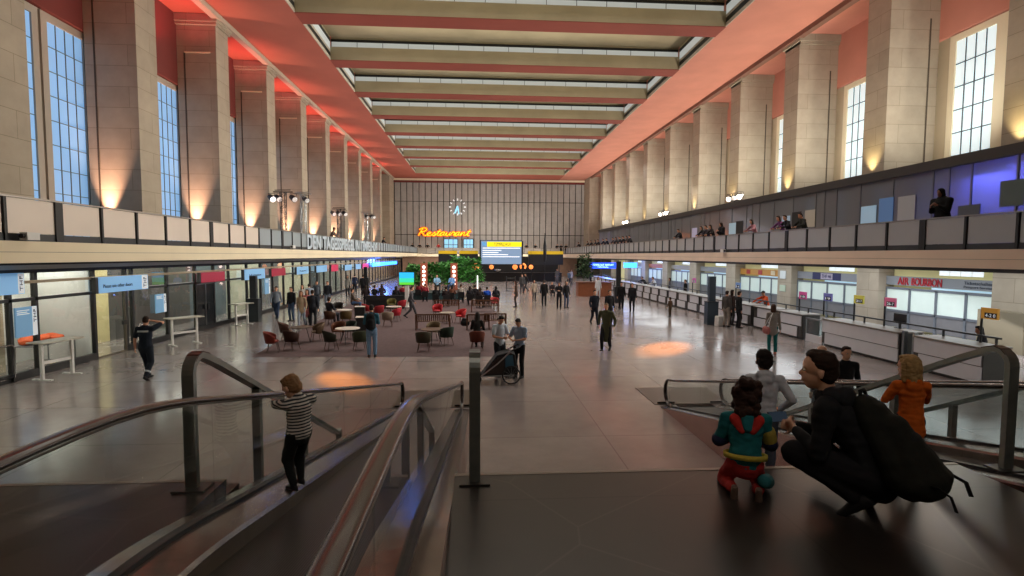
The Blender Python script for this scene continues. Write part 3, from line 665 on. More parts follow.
# kiosk pillars
def kiosk(x, y, lab, h=2.3, m=None):
    t = empty('info_pillar', (x,y,0), 0, lab, 'pillar'); t['kind'] = 'thing'
    mm = m or mat('kiosk_slate', C('2c3338'), .45, noise=.1, scale=5)
    MB().box(-.28,.28,-.2,.2,0,1.15).build('base', mm, t, bevel=.01); MB().box(-.16,.16,-.12,.12,1.15,h).build('mast', mm, t, bevel=.01); MB().box(-.29,.29,-.21,.21,1.13,1.17).build('ledge', darkgrey, t)
kiosk(-11.3, 27.3, 'dark slate kiosk pillar in front of the left shop front'); kiosk(11.6, 25.3, 'dark slate kiosk pillar standing before the right counters', 2.4, mat('kiosk_blue', C('2f3d4a'), .45))
kiosk(10.2, 37.5, 'thin dark pillar behind two people in black near the right counters', 3.0, black); kiosk(-10.9, 52, 'dark pillar before the far left front under the pink sign', 2.2, black)
p = atz(5, 385); t = empty('trolley', (p.x,p.y,0), 0, 'chrome trolley frame cut off by the left edge', 'trolley')
MB().tube([(0,-.3,.1),(0,-.35,.9),(0,-.25,1.0),(0,.25,1.0),(0,.35,.9),(0,.3,.1)], .02).tube([(-.5,-.3,.12),(0,-.3,.12),(0,.3,.12),(-.5,.3,.12)], .018).build('frame', chrome, t)
for dx,dy in ((0,-.3),(0,.3),(-.5,-.3),(-.5,.3)): MB().cyl((dx-.02,dy,.06),(dx+.02,dy,.06),.06).build('wheel', black, t)

# ------------------------------------------------------------------ counters under the right gallery
CXF = 13.2
cb = mat('counter_dark', C('393735'), .5, noise=.1, scale=4); cw = mat('counter_white', C('c9cad2'), .35, noise=.03, scale=3); ct = mat('counter_top', C('857f78'), .3, noise=.05, scale=5)
def counter(y0, y1, i, lab, split=False):
    t = empty('check_in_counter', (CXF, (y0+y1)/2, 0), 0, lab, 'counter', 'check-in counters under the right gallery'); h = (y1-y0)/2
    MB().box(.0,.75,-h,h,.12,1.0).box(.08,.7,-h+.02,h-.02,0,.12).build('body', cb, t)
    MB().box(-.06,.8,-h,h,1.0,1.05).build('worktop', ct, t, bevel=.008)
    if split:
        MB().box(-.03,.0,-h+.04,h-.35,.56,.97).build('panel', cw, t); MB().box(-.03,.0,-h+.3,h-.06,.1,.5).build('panel', cw, t)
    else:
        MB().box(-.03,.0,-h+.04,h-.03,.54,.985).build('panel', cw, t); MB().box(-.03,.0,-h+.02,h-.2,.1,.515).build('panel', cw, t)
y = 12.75
units = [(12.75,14.95,'white fronted counter at the right edge below the seated clerk'),(15.5,19.2,'longest white fronted counter, behind the man in the dark jacket'),(20.45,22.3,'white fronted counter just beyond the glass barrier gate'),(22.5,24.2,'white fronted counter behind the woman in teal trousers'),(24.45,26.6,'white fronted counter under the man in the orange jacket')]
for i,(a,bb,lab) in enumerate(units): counter(a, bb, i, lab, i > 1)
y = 26.9; i = 5; NTH = ['first','second','third','fourth','fifth','sixth','seventh','eighth','ninth','tenth','eleventh','twelfth','thirteenth','fourteenth','fifteenth','sixteenth','seventeenth','eighteenth','nineteenth']
while y < 60:
    counter(y, y+1.65, i, f'{NTH[i-5]} small white chequered counter beyond the man in the orange jacket', True); y += 1.78; i += 1
t = empty('barrier_gate', (CXF+.1, 19.82, 0), 0, 'low glass barrier gate between two white counters on the right', 'gate')
MB().box(-.02,.02,-.55,-.5,0,.95).box(-.02,.02,.5,.55,0,.95).box(-.02,.02,-.5,.5,.9,.95).build('frame', steel, t); MB().box(-.006,.006,-.48,.48,.08,.88).build('pane', glass_mat('gate_glass',(.8,.85,.85)), t); MB().box(-.02,.02,-.5,.5,.0,.3).build('panel', cw, t)
t = empty('barrier_gate', (CXF+.1, 15.22, 0), 0, 'steel barrier posts between the two nearest white counters', 'gate')
for yy in (-.2,.2): MB().box(-.06,.06,yy-.05,yy+.05,0,1.1).build('post', steel, t)
# railings and scanner poles on the counters
def pole(y, z, lab, hexs, h=.6, words=None):
    t = empty('sign_pole', (CXF+.65, y, 1.05), 0, lab, 'sign', 'number signs on poles behind the counters')
    MB().cyl((0,0,0),(0,0,z-1.05),.03).build('pole', darkgrey, t)
    MB().box(-.03,.03,-.46,0,z-1.05-.3,z-1.05).build('panel', mat('pole_sign_'+hexs, C(hexs), .5, emit=C(hexs), es=.15), t)
    MB().box(-.035,-.03,-.44,-.1,z-1.05-.27,z-1.05-.13).build('label', mat('sign_black', C('16181c'), .5), t)
    if words: text(words, whitepaint, (-.04,-.27,z-1.05-.2), (0,-1,0), (0,0,1), .28, .09, parent=t)
for y, z, h, lab, wd in ((13.5,2.03,'d49a3a','orange number sign on a pole in front of the big right pier','4-2 0'),(16.95,2.03,'e0709a','pink number sign on a pole left of the red lettering','26-7'),(18.4,2.0,'d6cf5a','yellow number sign on a pole before the second pier','20 17'),(20.1,1.95,'6a6fb8','violet number sign on a pole behind the glass gate','19'),(21.7,1.9,'d2529a','magenta number sign on a pole near the violet one','18'),(27.3,2.0,'7a9ad0','light blue number sign behind the orange jacket','14'),(33.0,2.0,'c86ab0','lilac number sign beyond the dark kiosk pillar','12')):
    pole(y, z, lab, h, .6, wd)
t = empty('counter_handrail', (CXF+.62, 0, 1.05), 0, 'long thin dark handrail running above the counter tops', 'handrail')
MB().bar((0,12.9,.2),(0,60,.2),.05,.05).build('rail', darkgrey, t)
for i in range(30): MB().box(-.02,.02,13+i*1.6,13.05+i*1.6,0,.2).build('post', darkgrey, t)
t = empty('computer_monitor', (13.95, 16.4, 1.05), 0, 'dark computer monitor standing on the nearest long counter', 'monitor')
MB().box(-.02,.02,-.25,.25,.15,.48).build('screen', black, t); MB().box(-.1,.1,-.12,.12,0,.02).box(-.02,.02,-.03,.03,.02,.2).build('stand', black, t)
# office glazing behind
BX = 19.75
lit = mat('lit_frosted_glass', C('d7e6df'), .4, noise=.04, scale=1.5, emit=C('c8dedc'), es=.14)
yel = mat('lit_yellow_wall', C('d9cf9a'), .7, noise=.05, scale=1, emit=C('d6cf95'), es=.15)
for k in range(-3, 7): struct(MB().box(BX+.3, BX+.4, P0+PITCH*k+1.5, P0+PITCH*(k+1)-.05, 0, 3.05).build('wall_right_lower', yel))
struct(MB().box(BRX+.2, 19.25, -6, 80, 3.04, 3.12).build('ceiling_under_gallery', white))
sb = {-2:'777b80', -1:'858a90', 0:'8b8f98', 1:'c08a3c', 2:'8a8d92', 3:'9a9484', 4:'b0662f', 5:'8a8d92', 6:'8a8d92', 7:'8a8d92'}
for k in range(-2, 6):
    a = P0+PITCH*k+1.5; bb = a+PITCH-1.5
    where = ['outside the frame','beside the big right pier with red letters','under the blue banner','behind the orange jacket','beyond the dark kiosk pillar','far down the right side','farther down the right side','farthest down the right side'][k+2]
    g = empty('office_front', (BX, (a+bb)/2, 0), 0, f'glazed office front {where}', 'office front', 'lit office fronts behind the counters'); h = (bb-a)/2
    MB().box(-.05,.05,-h,h,2.08,2.5).build('sign_band', mat('band_'+sb[k], C(sb[k]), .5), g)
    MB().box(-.06,.06,-h,h,1.88,1.98).box(-.06,.06,-h,h,.82,.92).build('rail', mat('office_alu', C('7a828c'), .4, .4), g)
    for i in range(5):
        yy = -h+2*h*i/4; MB().box(-.06,.06,yy-.05,yy+.05,0,1.95).build('mullion', mat('office_alu', C('7a828c')), g)
        if i < 4: MB().box(-.01,.01,yy+.05,yy+2*h/4-.05,.92,1.88).build('pane', lit, g); MB().box(-.02,.02,yy+.05,yy+2*h/4-.05,.1,.82).build('panel', grey, g)
    for j in range(4): MB().box(-.01,.01,-h+.75+j*.5,-h+1.21+j*.5,2.62,2.92).build('clerestory', mat('clerestory_lit', C('e4eef0'), .4, emit=C('dfeaf0'), es=.8), g)
    MB().box(-.012,.012,-h*.98,-h+h*1.1,1.99,2.07).build('blind', mat('pale_blue_blind', C('b5d2e2'), .5, emit=C('a9cfe2'), es=.4), g)
    if k == -1:
        text('AIR', mat('letter_red', C('b01f2c'), .5), (-.07, h*.63, 2.29), (0,-1,0), (0,0,1), .62, .34, depth=.02, parent=g)
        text('BOURBON', mat('letter_red', C('b01f2c')), (-.07, h*.18, 2.29), (0,-1,0), (0,0,1), 1.55, .34, depth=.02, parent=g)
        text('Ticketschalter', ink, (-.07, -h*.68, 2.36), (0,-1,0), (0,0,1), 1.2, .12, parent=g); text('Passport Service', ink, (-.07, -h*.68, 2.19), (0,-1,0), (0,0,1), 1.2, .12, parent=g)
    if k == 0:
        MB().box(-.07,-.05,-1.1,1.3,2.09,2.49).build('banner', mat('navy_banner', C('23275a'), .5), g); MB().box(-.08,-.07,-.45,.55,2.12,2.46).build('label', mat('lilac_label', C('b0a8bc'), .5), g)
        text('THF 46', mat('navy_ink', C('2b2d60'), .5), (-.09,.05,2.29), (0,-1,0), (0,0,1), .8, .2, parent=g)
    if k == 1:
        for q,hx in ((1.6,'a8322c'),(0,'a8322c'),(-1.6,'cfc0a0')): MB().box(-.07,-.05,q-.25,q+.25,2.14,2.44).build('emblem', mat('emblem_'+hx, C(hx), .5), g)
# notices on the piers
for x,y,z0,z1,h,lab in ((19.27,31.2,2.0,2.5,'cfd6d8','white notice high on the pier left of the navy banner'),(19.27,31.2,1.2,1.6,'b9c8b4','pale notice lower on the pier left of the navy banner')):
    tag(MB().box(-.02,.02,-.3,.3,z0,z1).build('notice', mat('paper_'+h, C(h), .6), loc=(x,y+.8,0)), lab, 'notice')
struct(MB().box(18.9,19.28,16.9,18.6,0,1.45).build('trim_18', mat('olive_panel', C('7e7560'), .6)))
# ------------------------------------------------------------------ moving walks and stair rails of the entrance
deckm = mat('walk_decking', C('8a8380'), .2, .9, noise=.12, scale=6); skinw = mat('walk_skin', C('b59a92'), .22, .75, noise=.06, scale=3)
rubber = mat('handrail_brown', C('2a1911'), .27, .0, noise=.15, scale=10, spec=.6, coat=.4); wglass = glass_mat('balustrade_glass', (.86,.89,.88), 1.0, 1.52)
tread = bpy.data.materials.new('walk_tread'); tread.use_nodes = True
nt, b = nodes_of(tread); tc = nt.nodes.new('ShaderNodeTexCoord'); wv = nt.nodes.new('ShaderNodeTexWave'); wv.bands_direction = 'X'; wv.inputs['Scale'].default_value = 22
w2 = nt.nodes.new('ShaderNodeTexWave'); w2.bands_direction = 'Y'; w2.inputs['Scale'].default_value = 2.4
mu = nt.nodes.new('ShaderNodeMath'); mu.operation = 'MULTIPLY'; cr = nt.nodes.new('ShaderNodeValToRGB')
cr.color_ramp.elements[0].color = (*C('15130f'),1); cr.color_ramp.elements[1].color = (*C('4c4740'),1)
for w in (wv, w2): nt.links.new(tc.outputs['Object'], w.inputs['Vector'])
nt.links.new(wv.outputs['Fac'], mu.inputs[0]); mu.inputs[1].default_value = .8; nt.links.new(mu.outputs[0], cr.inputs['Fac']); nt.links.new(cr.outputs[0], b.inputs['Base Color'])
b.inputs['Roughness'].default_value = .45; b.inputs['Metallic'].default_value = .3
Y0, YB, YEND = -1.6, 2.6, 11.3
def pz(y): return LZ if y <= YB else max(0.0, LZ-(y-YB)*LZ/(YEND-YB))
def soft(y, off, r=.55):
    if y < YB-r: return LZ+off
    if y > YB+r: return LZ-(y-YB)*LZ/(YEND-YB)+off
    t = (y-YB+r)/(2*r); return LZ+off - t*t*r*LZ/(YEND-YB)
def hz(y): return soft(y, .92) - .29*max(0, min(1, (y-YB)/(YEND-YB)))
def dk(y): return soft(y, .17) - .13*max(0, min(1, (y-YB)/(YEND-YB)))
def walk(mx, lab):
    t = empty('moving_walk', (0,0,0), 0, lab, 'moving walk')
    yy = [Y0+(YEND+.35-Y0)*i/90 for i in range(91)]
    for side, gx in ((-1,-1.66),(1,-.35)):
        X = lambda v: mx(v)
        o = side; xi = gx-o*.03; xs = gx-o*.235; xo = gx+o*.03; xe = gx+o*.175
        def strip(name, pts, mt):        # pts: list of (x, dz) as a section swept along the deck path
            mb = MB(); vs = []
            for y in yy:
                for x, dz in pts: vs.append((X(x), y, dk(y)+dz-.30))
            n = len(pts)
            mb.add(vs, [(i*n+k, i*n+k+1, (i+1)*n+k+1, (i+1)*n+k) for i in range(len(yy)-1) for k in range(n-1)])
            return mb.build(name, mt, t)
        strip('inner_decking', [(xi,.30),(xs,.27),(xs-o*.015,.245)], deckm)
        strip('gasket', [(xi,.302),(xi,.325),(xo,.325),(xo,.302)], black)
        strip('outer_decking', [(xo,.30),(xe,.29),(xe+o*.01,.27)], deckm)
        strip('skirt_panel', [(xs-o*.012,.25),(xs-o*.012,.10)], mat('skirt_steel', C('6d655c'), .35, .5, noise=.1, scale=5))
        mb = MB(); vs = []
        for y in yy: vs += [(X(xe+o*.005), y, dk(y)-.025), (X(xe+o*.005), y, .002)]
        mb.add(vs, [(2*i,2*i+1,2*i+3,2*i+2) for i in range(len(yy)-1)]); mb.build('side_cladding', skinw, t)
        mb = MB(); ye = yy[-1]; mb.add([(X(xe),ye,.002),(X(xs),ye,.002),(X(xs),ye,.05),(X(xe),ye,.05)], [(0,1,2,3)]); mb.build('end_cap', black, t)
        js = [Y0,.15,1.75,3.35,4.95,6.55,8.15,9.75,11.35]
        for a, bb in zip(js[:-1], js[1:]):
            m2 = MB(); vs = []; N = 12
            for i in range(N+1):
                y = a+.008+(bb-a-.016)*i/N
                for dx in (-.006,.006): vs += [(X(gx+dx), y, dk(y)+.01), (X(gx+dx), y, hz(y)-.025)]
            fs = []
            for i in range(N):
                q = 4*i; fs += [(q,q+1,q+5,q+4),(q+2,q+6,q+7,q+3),(q+1,q+3,q+7,q+5),(q,q+4,q+6,q+2)]
            fs += [(0,2,3,1),(4*N,4*N+1,4*N+3,4*N+2)]
            m2.add(vs, fs); m2.build('glass_panel', wglass, t)
        # newel glass at the foot and handrail
        ring = [(YEND+.05+.28*sin(pi*i/16), .35+.28*cos(pi*i/16)) for i in range(17)]
        m2 = MB(); m2.prism([(YEND+.06,.07)]+[(YEND+.06, .6)]+[(y-.02 if i else y, z) for i,(y,z) in enumerate(ring)], 'x', X(gx)-.006, X(gx)+.006); m2.build('newel_glass', wglass, t)
        path = [(X(gx), y, hz(y)) for y in [Y0+(YEND-.15-Y0)*i/60 for i in range(61)]]
        path += [(X(gx), y, z) for y, z in ring] + [(X(gx), YEND-.1, .06)]
        prof = [(.02*c, .043*s_) for c, s_ in [(cos(2*pi*i/12), sin(2*pi*i/12)) for i in range(12)]]
        MB().tube(path, .04, prof=prof, up=(1,0,0)).build('handrail', rubber, t)
        for s_ in (-1,1): MB().tube([(x+s_*.034, y, z-.02) for x,y,z in path[:62]], .006, 6).build('handrail_guide', mat('guide_steel', C('5a5753'), .4, .8), t)
    MB().add([(mx(x), y, pz(y)) for y in yy for x in (-1.43,-.58)], [(2*i,2*i+1,2*i+3,2*i+2) for i in range(len(yy)-1)]).build('tread_belt', tread, t)
    MB().box(min(mx(-1.9),mx(-.1)), max(mx(-1.9),mx(-.1)), YEND+.3, 13.1, .001, .012).build('floor_plate', mat('floor_plate', C('4a423a'), .3, .5, noise=.1, scale=5), t)
    return t
walk(lambda x: x, 'moving walk with glass sides sloping down beside the toddler'); walk(lambda x: 3.95-x, 'moving walk with glass sides sloping down behind the crouching man on the right')
def stair_rail(x, lab):
    t = empty('stair_rail', (x, 3.74, LZ), 0, lab, 'handrail')
    zt = .93; sl = .505; pts = [(0,0,.01),(0,0,zt-.12)]
    for i in range(1,7): a = i/6*(pi/2+0.0); pts.append((0, .12-.12*cos(a), zt-.12+.12*sin(a)))
    ye = 3.86; pts += [(0,.2,zt-.03)]; pts += [(0,y,zt-.02-sl*(y-.2)) for y in (.4,1,2,3,ye-.1)]; ze = zt-.02-sl*(ye-.3)
    pts += [(0,ye-.02,ze+.02),(0,ye,ze-.06),(0,ye,-LZ+.01)]
    prof = [(-.022,-.04),(.022,-.04),(.022,.04),(-.022,.04)]
    MB().tube(pts, .04, prof=prof, up=(1,0,0), smooth=False).build('rail', mat('rail_steel', C('868d89'), .33, .7, noise=.12, scale=12), t)
    MB().box(-.11,.11,-.075,.075,0,.014).build('base_plate', mat('plate_dark', C('4a4946'), .35, .7), t)
    for y in (1.1, 2.36):
        st = int((y-.14)/.345)+1; MB().box(-.035,.035,y-.03,y+.03,-.175*st+.002,zt-.04-sl*(y-.2)).build('post', mat('rail_steel', C('85837f')), t)
    # brown grip cap at the head
    MB().tube([(0,.02,zt-.03),(0,.06,zt+.006),(0,.12,zt+.023),(0,.22,zt-.008)], .04, prof=[(-.004,-.041),(.004,-.041),(.004,.041),(-.004,.041)], up=(1,0,0), smooth=False).build('grip', mat('grip_brown', C('3b2620'), .3), t)
stair_rail(-2.0, 'bent steel stair rail left of the toddler'); stair_rail(-.02, 'single steel stair post in the middle of the landing edge')
stair_rail(4.11, 'bent steel stair rail at the right edge in front of the moving walk'); stair_rail(5.95, 'farther steel stair rail seen through the glass at the right edge')

# ------------------------------------------------------------------ the family on the landing
def patch(fig_, e, name, mb, hexs, vox=.008, amp=.003, rough=.85):
    me = remesh(mb, vox, 3); rough_up(me, amp, 2)
    me.transform(M4.Scale(fig_['_s'],4)); o = bpy.data.objects.new(name, me); COL.objects.link(o); o.parent = e; me.materials.append(cloth(hexs, rough)); return o
# the father, crouching on his toes with a phone
F1 = figure(H=1.74, pel=(0,-.04,.27), lean=37, hyaw=12, hpitch=-2, hl=(-.07,.39,.47), hr=(.06,.42,.45), el=(-.5,-.3,-1), er=(.5,-.3,-1),
            fl=(-.13,.02,.13), fr=(.13,-.06,.14), kl=(-.25,1,.28), kr=(.3,1,.34), heel_l=-40, heel_r=-48, hair='short', hs=1.13, girth=1.1, vox=.0085, curl=.9, folds=.012, seed=4)
fx = atz(852, 519, LZ); FL = V((fx.x+.14, fx.y+.10, LZ)); FH = 44
f1 = person(F1, FL, FH, 'man in a dark jacket crouching at the right, holding up a phone beside the children', '1a1d20', '15161a', '2a1c14', 'c', '1b1c1e', eyes=True, topname='jacket')
J = F1['_J']; mb = MB(); nb = J['nb']; mb.cap(nb-J['F']*.045-J['X']*.06-J['U']*.01, nb-J['F']*.045+J['X']*.06-J['U']*.01, .065, .065); mb.cap(nb-J['X']*.055-J['F']*.03, nb-J['X']*.045+J['F']*.06-J['U']*.02, .045, .04); mb.cap(nb+J['X']*.055-J['F']*.03, nb+J['X']*.045+J['F']*.06-J['U']*.02, .045, .04); mb.ell(nb-J['F']*.09-J['U']*.06,(.11,.06,.09),12,8)
patch(F1, f1, 'collar', mb, '22262a')
Wf = M4.Translation(FL) @ M4.Rotation(R(FH),4,'Z')
def toworld(p, fig_, W): return W @ (V(p)*fig_['_s'])
hnd = (J['wl']+J['dl']*.11 + J['wr']+J['dr']*.11)/2
t = empty('phone', toworld(hnd+J['F']*.02+V((-.02,.02,.045)), F1, Wf), R(FH), 'dark smartphone held in the hands of the crouching man', 'phone'); t.rotation_euler = (R(-28), 0, R(8))
MB().box(-.075,.075,-.005,.005,-.038,.038).build('case', mat('phone_case', C('191a1d'), .3), t, bevel=.004); MB().box(-.07,.07,-.0065,-.005,-.034,.034).build('screen', mat('phone_screen', C('1b2128'), .1, emit=C('3d4a58'), es=.3), t)
# his backpack
bpo = J['waist']*.92+J['shl']*.08-J['F']*.15-V((0,.04,.05))
t = empty('backpack', toworld(bpo, F1, Wf), 0, 'big black backpack hanging low on the back of the crouching man', 'backpack')
t.rotation_euler = (R(-27), 0, R(FH-10))
mb = MB(); mb.cap((0,0,-.18),(0,.03,.17),.2,.16,(1,0,0),.6,16); mb.cap((0,-.07,-.2),(0,-.05,.05),.18,.12,(1,0,0),.75,16); mb.ell((0,-.05,-.24),(.2,.17,.1),16,10)
me = remesh(mb, .012, 4); rough_up(me, .012, 9, 7); o = bpy.data.objects.new('bag', me); COL.objects.link(o); o.parent = t; me.materials.append(cloth('1b1e19'))
mb = MB(); mb.cap((0,-.12,-.15),(0,-.13,-.02),.11,.09,(1,0,0),.35,14); me = remesh(mb, .01, 3); rough_up(me,.008,4); o = bpy.data.objects.new('pocket', me); COL.objects.link(o); o.parent = t; me.materials.append(cloth('1c1f21'))
for s in (-1,1):
    MB().tube([(s*.08,.08,.25),(s*.09,.17,.30),(s*.12,.28,.27),(s*.14,.33,.12),(s*.15,.22,-.08),(s*.14,.08,-.16)], .02, prof=[(-.006,-.028),(.006,-.028),(.006,.028),(-.006,.028)]).build('strap', cloth('101214'), t)
    MB().tube([(s*.13,-.1,-.24),(s*.15,-.18,-.27),(s*.16,-.22,-.32),(s*.16,-.21,-.40)], .008, prof=[(-.003,-.013),(.003,-.013),(.003,.013),(-.003,.013)]).build('loose_strap', cloth('101214'), t)
MB().tube([(-.05,.03,.29),(-.03,.02,.34),(.03,.02,.34),(.05,.03,.29)], .012).build('grab_loop', cloth('101214'), t)
# the kneeling child in the coloured rain suit
F2 = figure(H=1.1, pel=(0,0,.36), lean=8, hyaw=-4, hpitch=4, fl=(-.12,-.12,.09), fr=(.12,-.12,.09), kl=(-.2,1,-.35), kr=(.2,1,-.35), heel_l=-75, heel_r=-75,
            hl=(-.1,.30,.56), hr=(.1,.30,.56), el=(-.7,-.6,-.5), er=(.7,-.6,-.5), hair='curly', hs=1.55, girth=1.1, vox=.011, folds=.014, seed=8)
p = atz(748, 500, LZ); W2 = V((p.x+.02, p.y+.09, LZ))
f2 = person(F2, W2, -20, 'curly haired child kneeling in a teal, red and yellow rain suit', '1c6a70', 'a32a28', '33211a', 'c', '6b5a50', topname='rain_jacket', botname='rain_trousers')
J = F2['_J']
for sx in (-1,1): mb = MB(); mb.cap(J['nb']-J['F']*.075+J['X']*.12*sx-J['U']*.05, J['nb']-J['F']*.115+J['X']*.055*sx-J['U']*.16, .062, .04, J['X'], .8); patch(F2, f2, 'hood', mb, 'b2302a')
mb = MB(); mb.cap(J['nb']-J['F']*.1-J['U']*.02, J['nb']-J['F']*.125-J['U']*.13, .07, .05, J['X'], .7); patch(F2, f2, 'hood', mb, '20727a')
c = J['pel']+J['U']*.075; mb = MB(); mb.tube([c+J['X']*(.212*cos(2*pi*i/36))+J['F']*(.172*sin(2*pi*i/36)) for i in range(36)], .02, prof=[(-.014,-.026),(.014,-.026),(.014,.026),(-.014,.026)], closed=True, up=J['U'], smooth=True)
me = mb.mesh('hem_band'); me.transform(M4.Scale(F2['_s'],4)); o = bpy.data.objects.new('hem_band', me); COL.objects.link(o); o.parent = f2; me.materials.append(cloth('b9ab45'))
for q in 'lr':
    S = J['SL'] if q == 'l' else J['SR']; e_ = J['e'+q]; w_ = J['w'+q]
    if q == 'r': mb = MB(); mb.cap(S+(e_-S)*.5, S+(e_-S)*.8, .082, .078); patch(F2, f2, 'sleeve_patch', mb, 'a89a48')
    mb = MB(); mb.cap(e_, e_+(w_-e_)*.9, .08, .064); patch(F2, f2, 'cuff', mb, '1d2440')
mb = MB(); mb.cap(J['kr']+V((.07,-.1,.06)), J['ar']+V((.07,.06,.1)), .085, .075); patch(F2, f2, 'trouser_patch', mb, '2a6c72')
# the child in the grey hoodie on the steps
F3 = figure(H=1.14, lean=6, hyaw=8, hpitch=8, hair='short', hs=1.34, girth=1.08, hood='down', vox=.011, folds=.012, hl=(-.22,.2,.9), hr=(.2,.12,1.0), el=(-1,-.5,0), er=(1,-.8,0), seed=3)
f3 = person(F3, (2.52, 4.4, LZ-.35), -24, 'child in a light grey hoodie standing on the steps with one hand at the hip', 'c2cad4', '4a5462', '1d1614', 'a', '2a2a2e', topname='hoodie')
# the blond child in the orange jacket
F4 = figure(H=.87, lean=3, hyaw=34, hpitch=4, hair='bob', hs=1.62, girth=1.06, hood='down', coat=.2, vox=.011, folds=.014, hl=(-.13,.26,1.24), hr=(.02,.30,1.24), el=(-.8,-.2,-1), er=(1,-.1,-.9), seed=6)
f4 = person(F4, (3.2, 3.62, LZ), -24, 'blond child in an orange jacket standing behind the backpack', 'c4601c', '2a3140', 'a58a5c', 'c', '3a332c', topname='jacket')
# the toddler on the walk
F5 = figure(H=.88, lean=-1, hyaw=14, hpitch=30, hair='short', hs=1.58, girth=1.26, hl=(-.10,.45,1.30), hr=(.10,.45,1.28), el=(-1,-.2,-.3), er=(1,-.2,-.3), fl=(-.1,-.06,.09), fr=(.1,.06,.09), pel=(0,-.07,.9), vox=.0105, folds=.01, seed=2)
tx, ty = -1.41, 4.12
f5 = person(F5, (tx, ty, dk(ty)-.02), 52, 'toddler in a striped jumper standing on the moving walk edge and leaning on the handrail', 'c0beb8', '1c201f', '8a6a48', 'c', '17181a', topname='striped_jumper')
st = bpy.data.materials.new('stripes'); st.use_nodes = True; nt, b = nodes_of(st); tc = nt.nodes.new('ShaderNodeTexCoord'); wv = nt.nodes.new('ShaderNodeTexWave'); wv.bands_direction = 'Z'; wv.inputs['Scale'].default_value = 13; wv.inputs['Distortion'].default_value = .6
cr = nt.nodes.new('ShaderNodeValToRGB'); cr.color_ramp.elements[0].position = .42; cr.color_ramp.elements[1].position = .52; cr.color_ramp.elements[0].color = (*C('2c3238'),1); cr.color_ramp.elements[1].color = (*C('cfccc4'),1)
nt.links.new(tc.outputs['Object'], wv.inputs['Vector']); nt.links.new(wv.outputs['Fac'], cr.inputs['Fac']); nt.links.new(cr.outputs[0], b.inputs['Base Color']); b.inputs['Roughness'].default_value = .9
for c in f5.children:
    if c.name.startswith('striped_jumper'): c.material_slots[0].material = st
# ------------------------------------------------------------------ lounge: rug, tub chairs, tables, benches
rug = mat('lounge_rug', C('5e5152'), .95, noise=.12, scale=6, bump=.2, spec=.1)
tag(MB().add([(-7.5,17.75,.006),(.95,17.45,.006),(.95,40,.006),(-9.0,40,.006)], [(0,1,2,3)]).build('rug', rug), 'large dull pink rug under the tub chairs and benches', 'rug')
woodm = mat('chair_wood', C('4a2f20'), .4, noise=.15, scale=15)
def make_chair():
    t = empty('tub_chair')
    mb = MB(); mb.cap((-.13,.02,.43),(.13,.02,.43),.2,.2,(0,1,0),.3,16); mb.cap((-.12,-.06,.42),(.12,-.06,.42),.2,.2,(0,1,0),.28,16)
    me = remesh(mb, .016, 3); o = bpy.data.objects.new('seat', me); COL.objects.link(o); o.parent = t; me.materials.append(None)
    mb = MB(); vs = []; N = 22
    for i in range(N+1):
        a = R(-205+230*i/N); u = abs(i-N/2)/(N/2); top = .84-.2*u**2.2
        for rr, zz in ((.29,.36),(.335,top-.03),(.325,top),(.30,top),(.285,top-.03),(.245,.36)): vs.append((cos(a)*rr, sin(a)*rr*.9-.02-(.05 if zz > .5 else 0)*max(0,-sin(a)), zz))
    fs = [(i*6+k,i*6+(k+1)%6,(i+1)*6+(k+1)%6,(i+1)*6+k) for i in range(N) for k in range(6)]
    mb.add(vs, fs+[tuple(range(6)), tuple(range(N*6,N*6+6))], True)
    o = mb.build('backrest', None, t); o.data.materials.append(None)
    for sx in (-1,1):
        for sy in (-1,1): MB().cyl((sx*.17,sy*.15,.38),(sx*.24,sy*.22,0),.018,.011,8).build('leg', woodm, t)
    return t
CH = make_chair(); first = [True]
def chair(px, py, head, hexs, lab, seat=None, pos=None):
    p = pos or atz(px, py); t = CH if first[0] else copy_tree(CH); first[0] = False
    t.scale = (.86,)*3; t.location = (p.x, p.y+.2, 0.007); t.rotation_euler.z = R(head); tag(t, lab, 'chair', 'tub chairs of the lounge')
    for c in t.children:
        if c.name.startswith(('seat','backrest')):
            c.material_slots[0].link = 'OBJECT'; c.material_slots[0].material = cloth(seat if seat and c.name.startswith('seat') else hexs, .6)
    return t
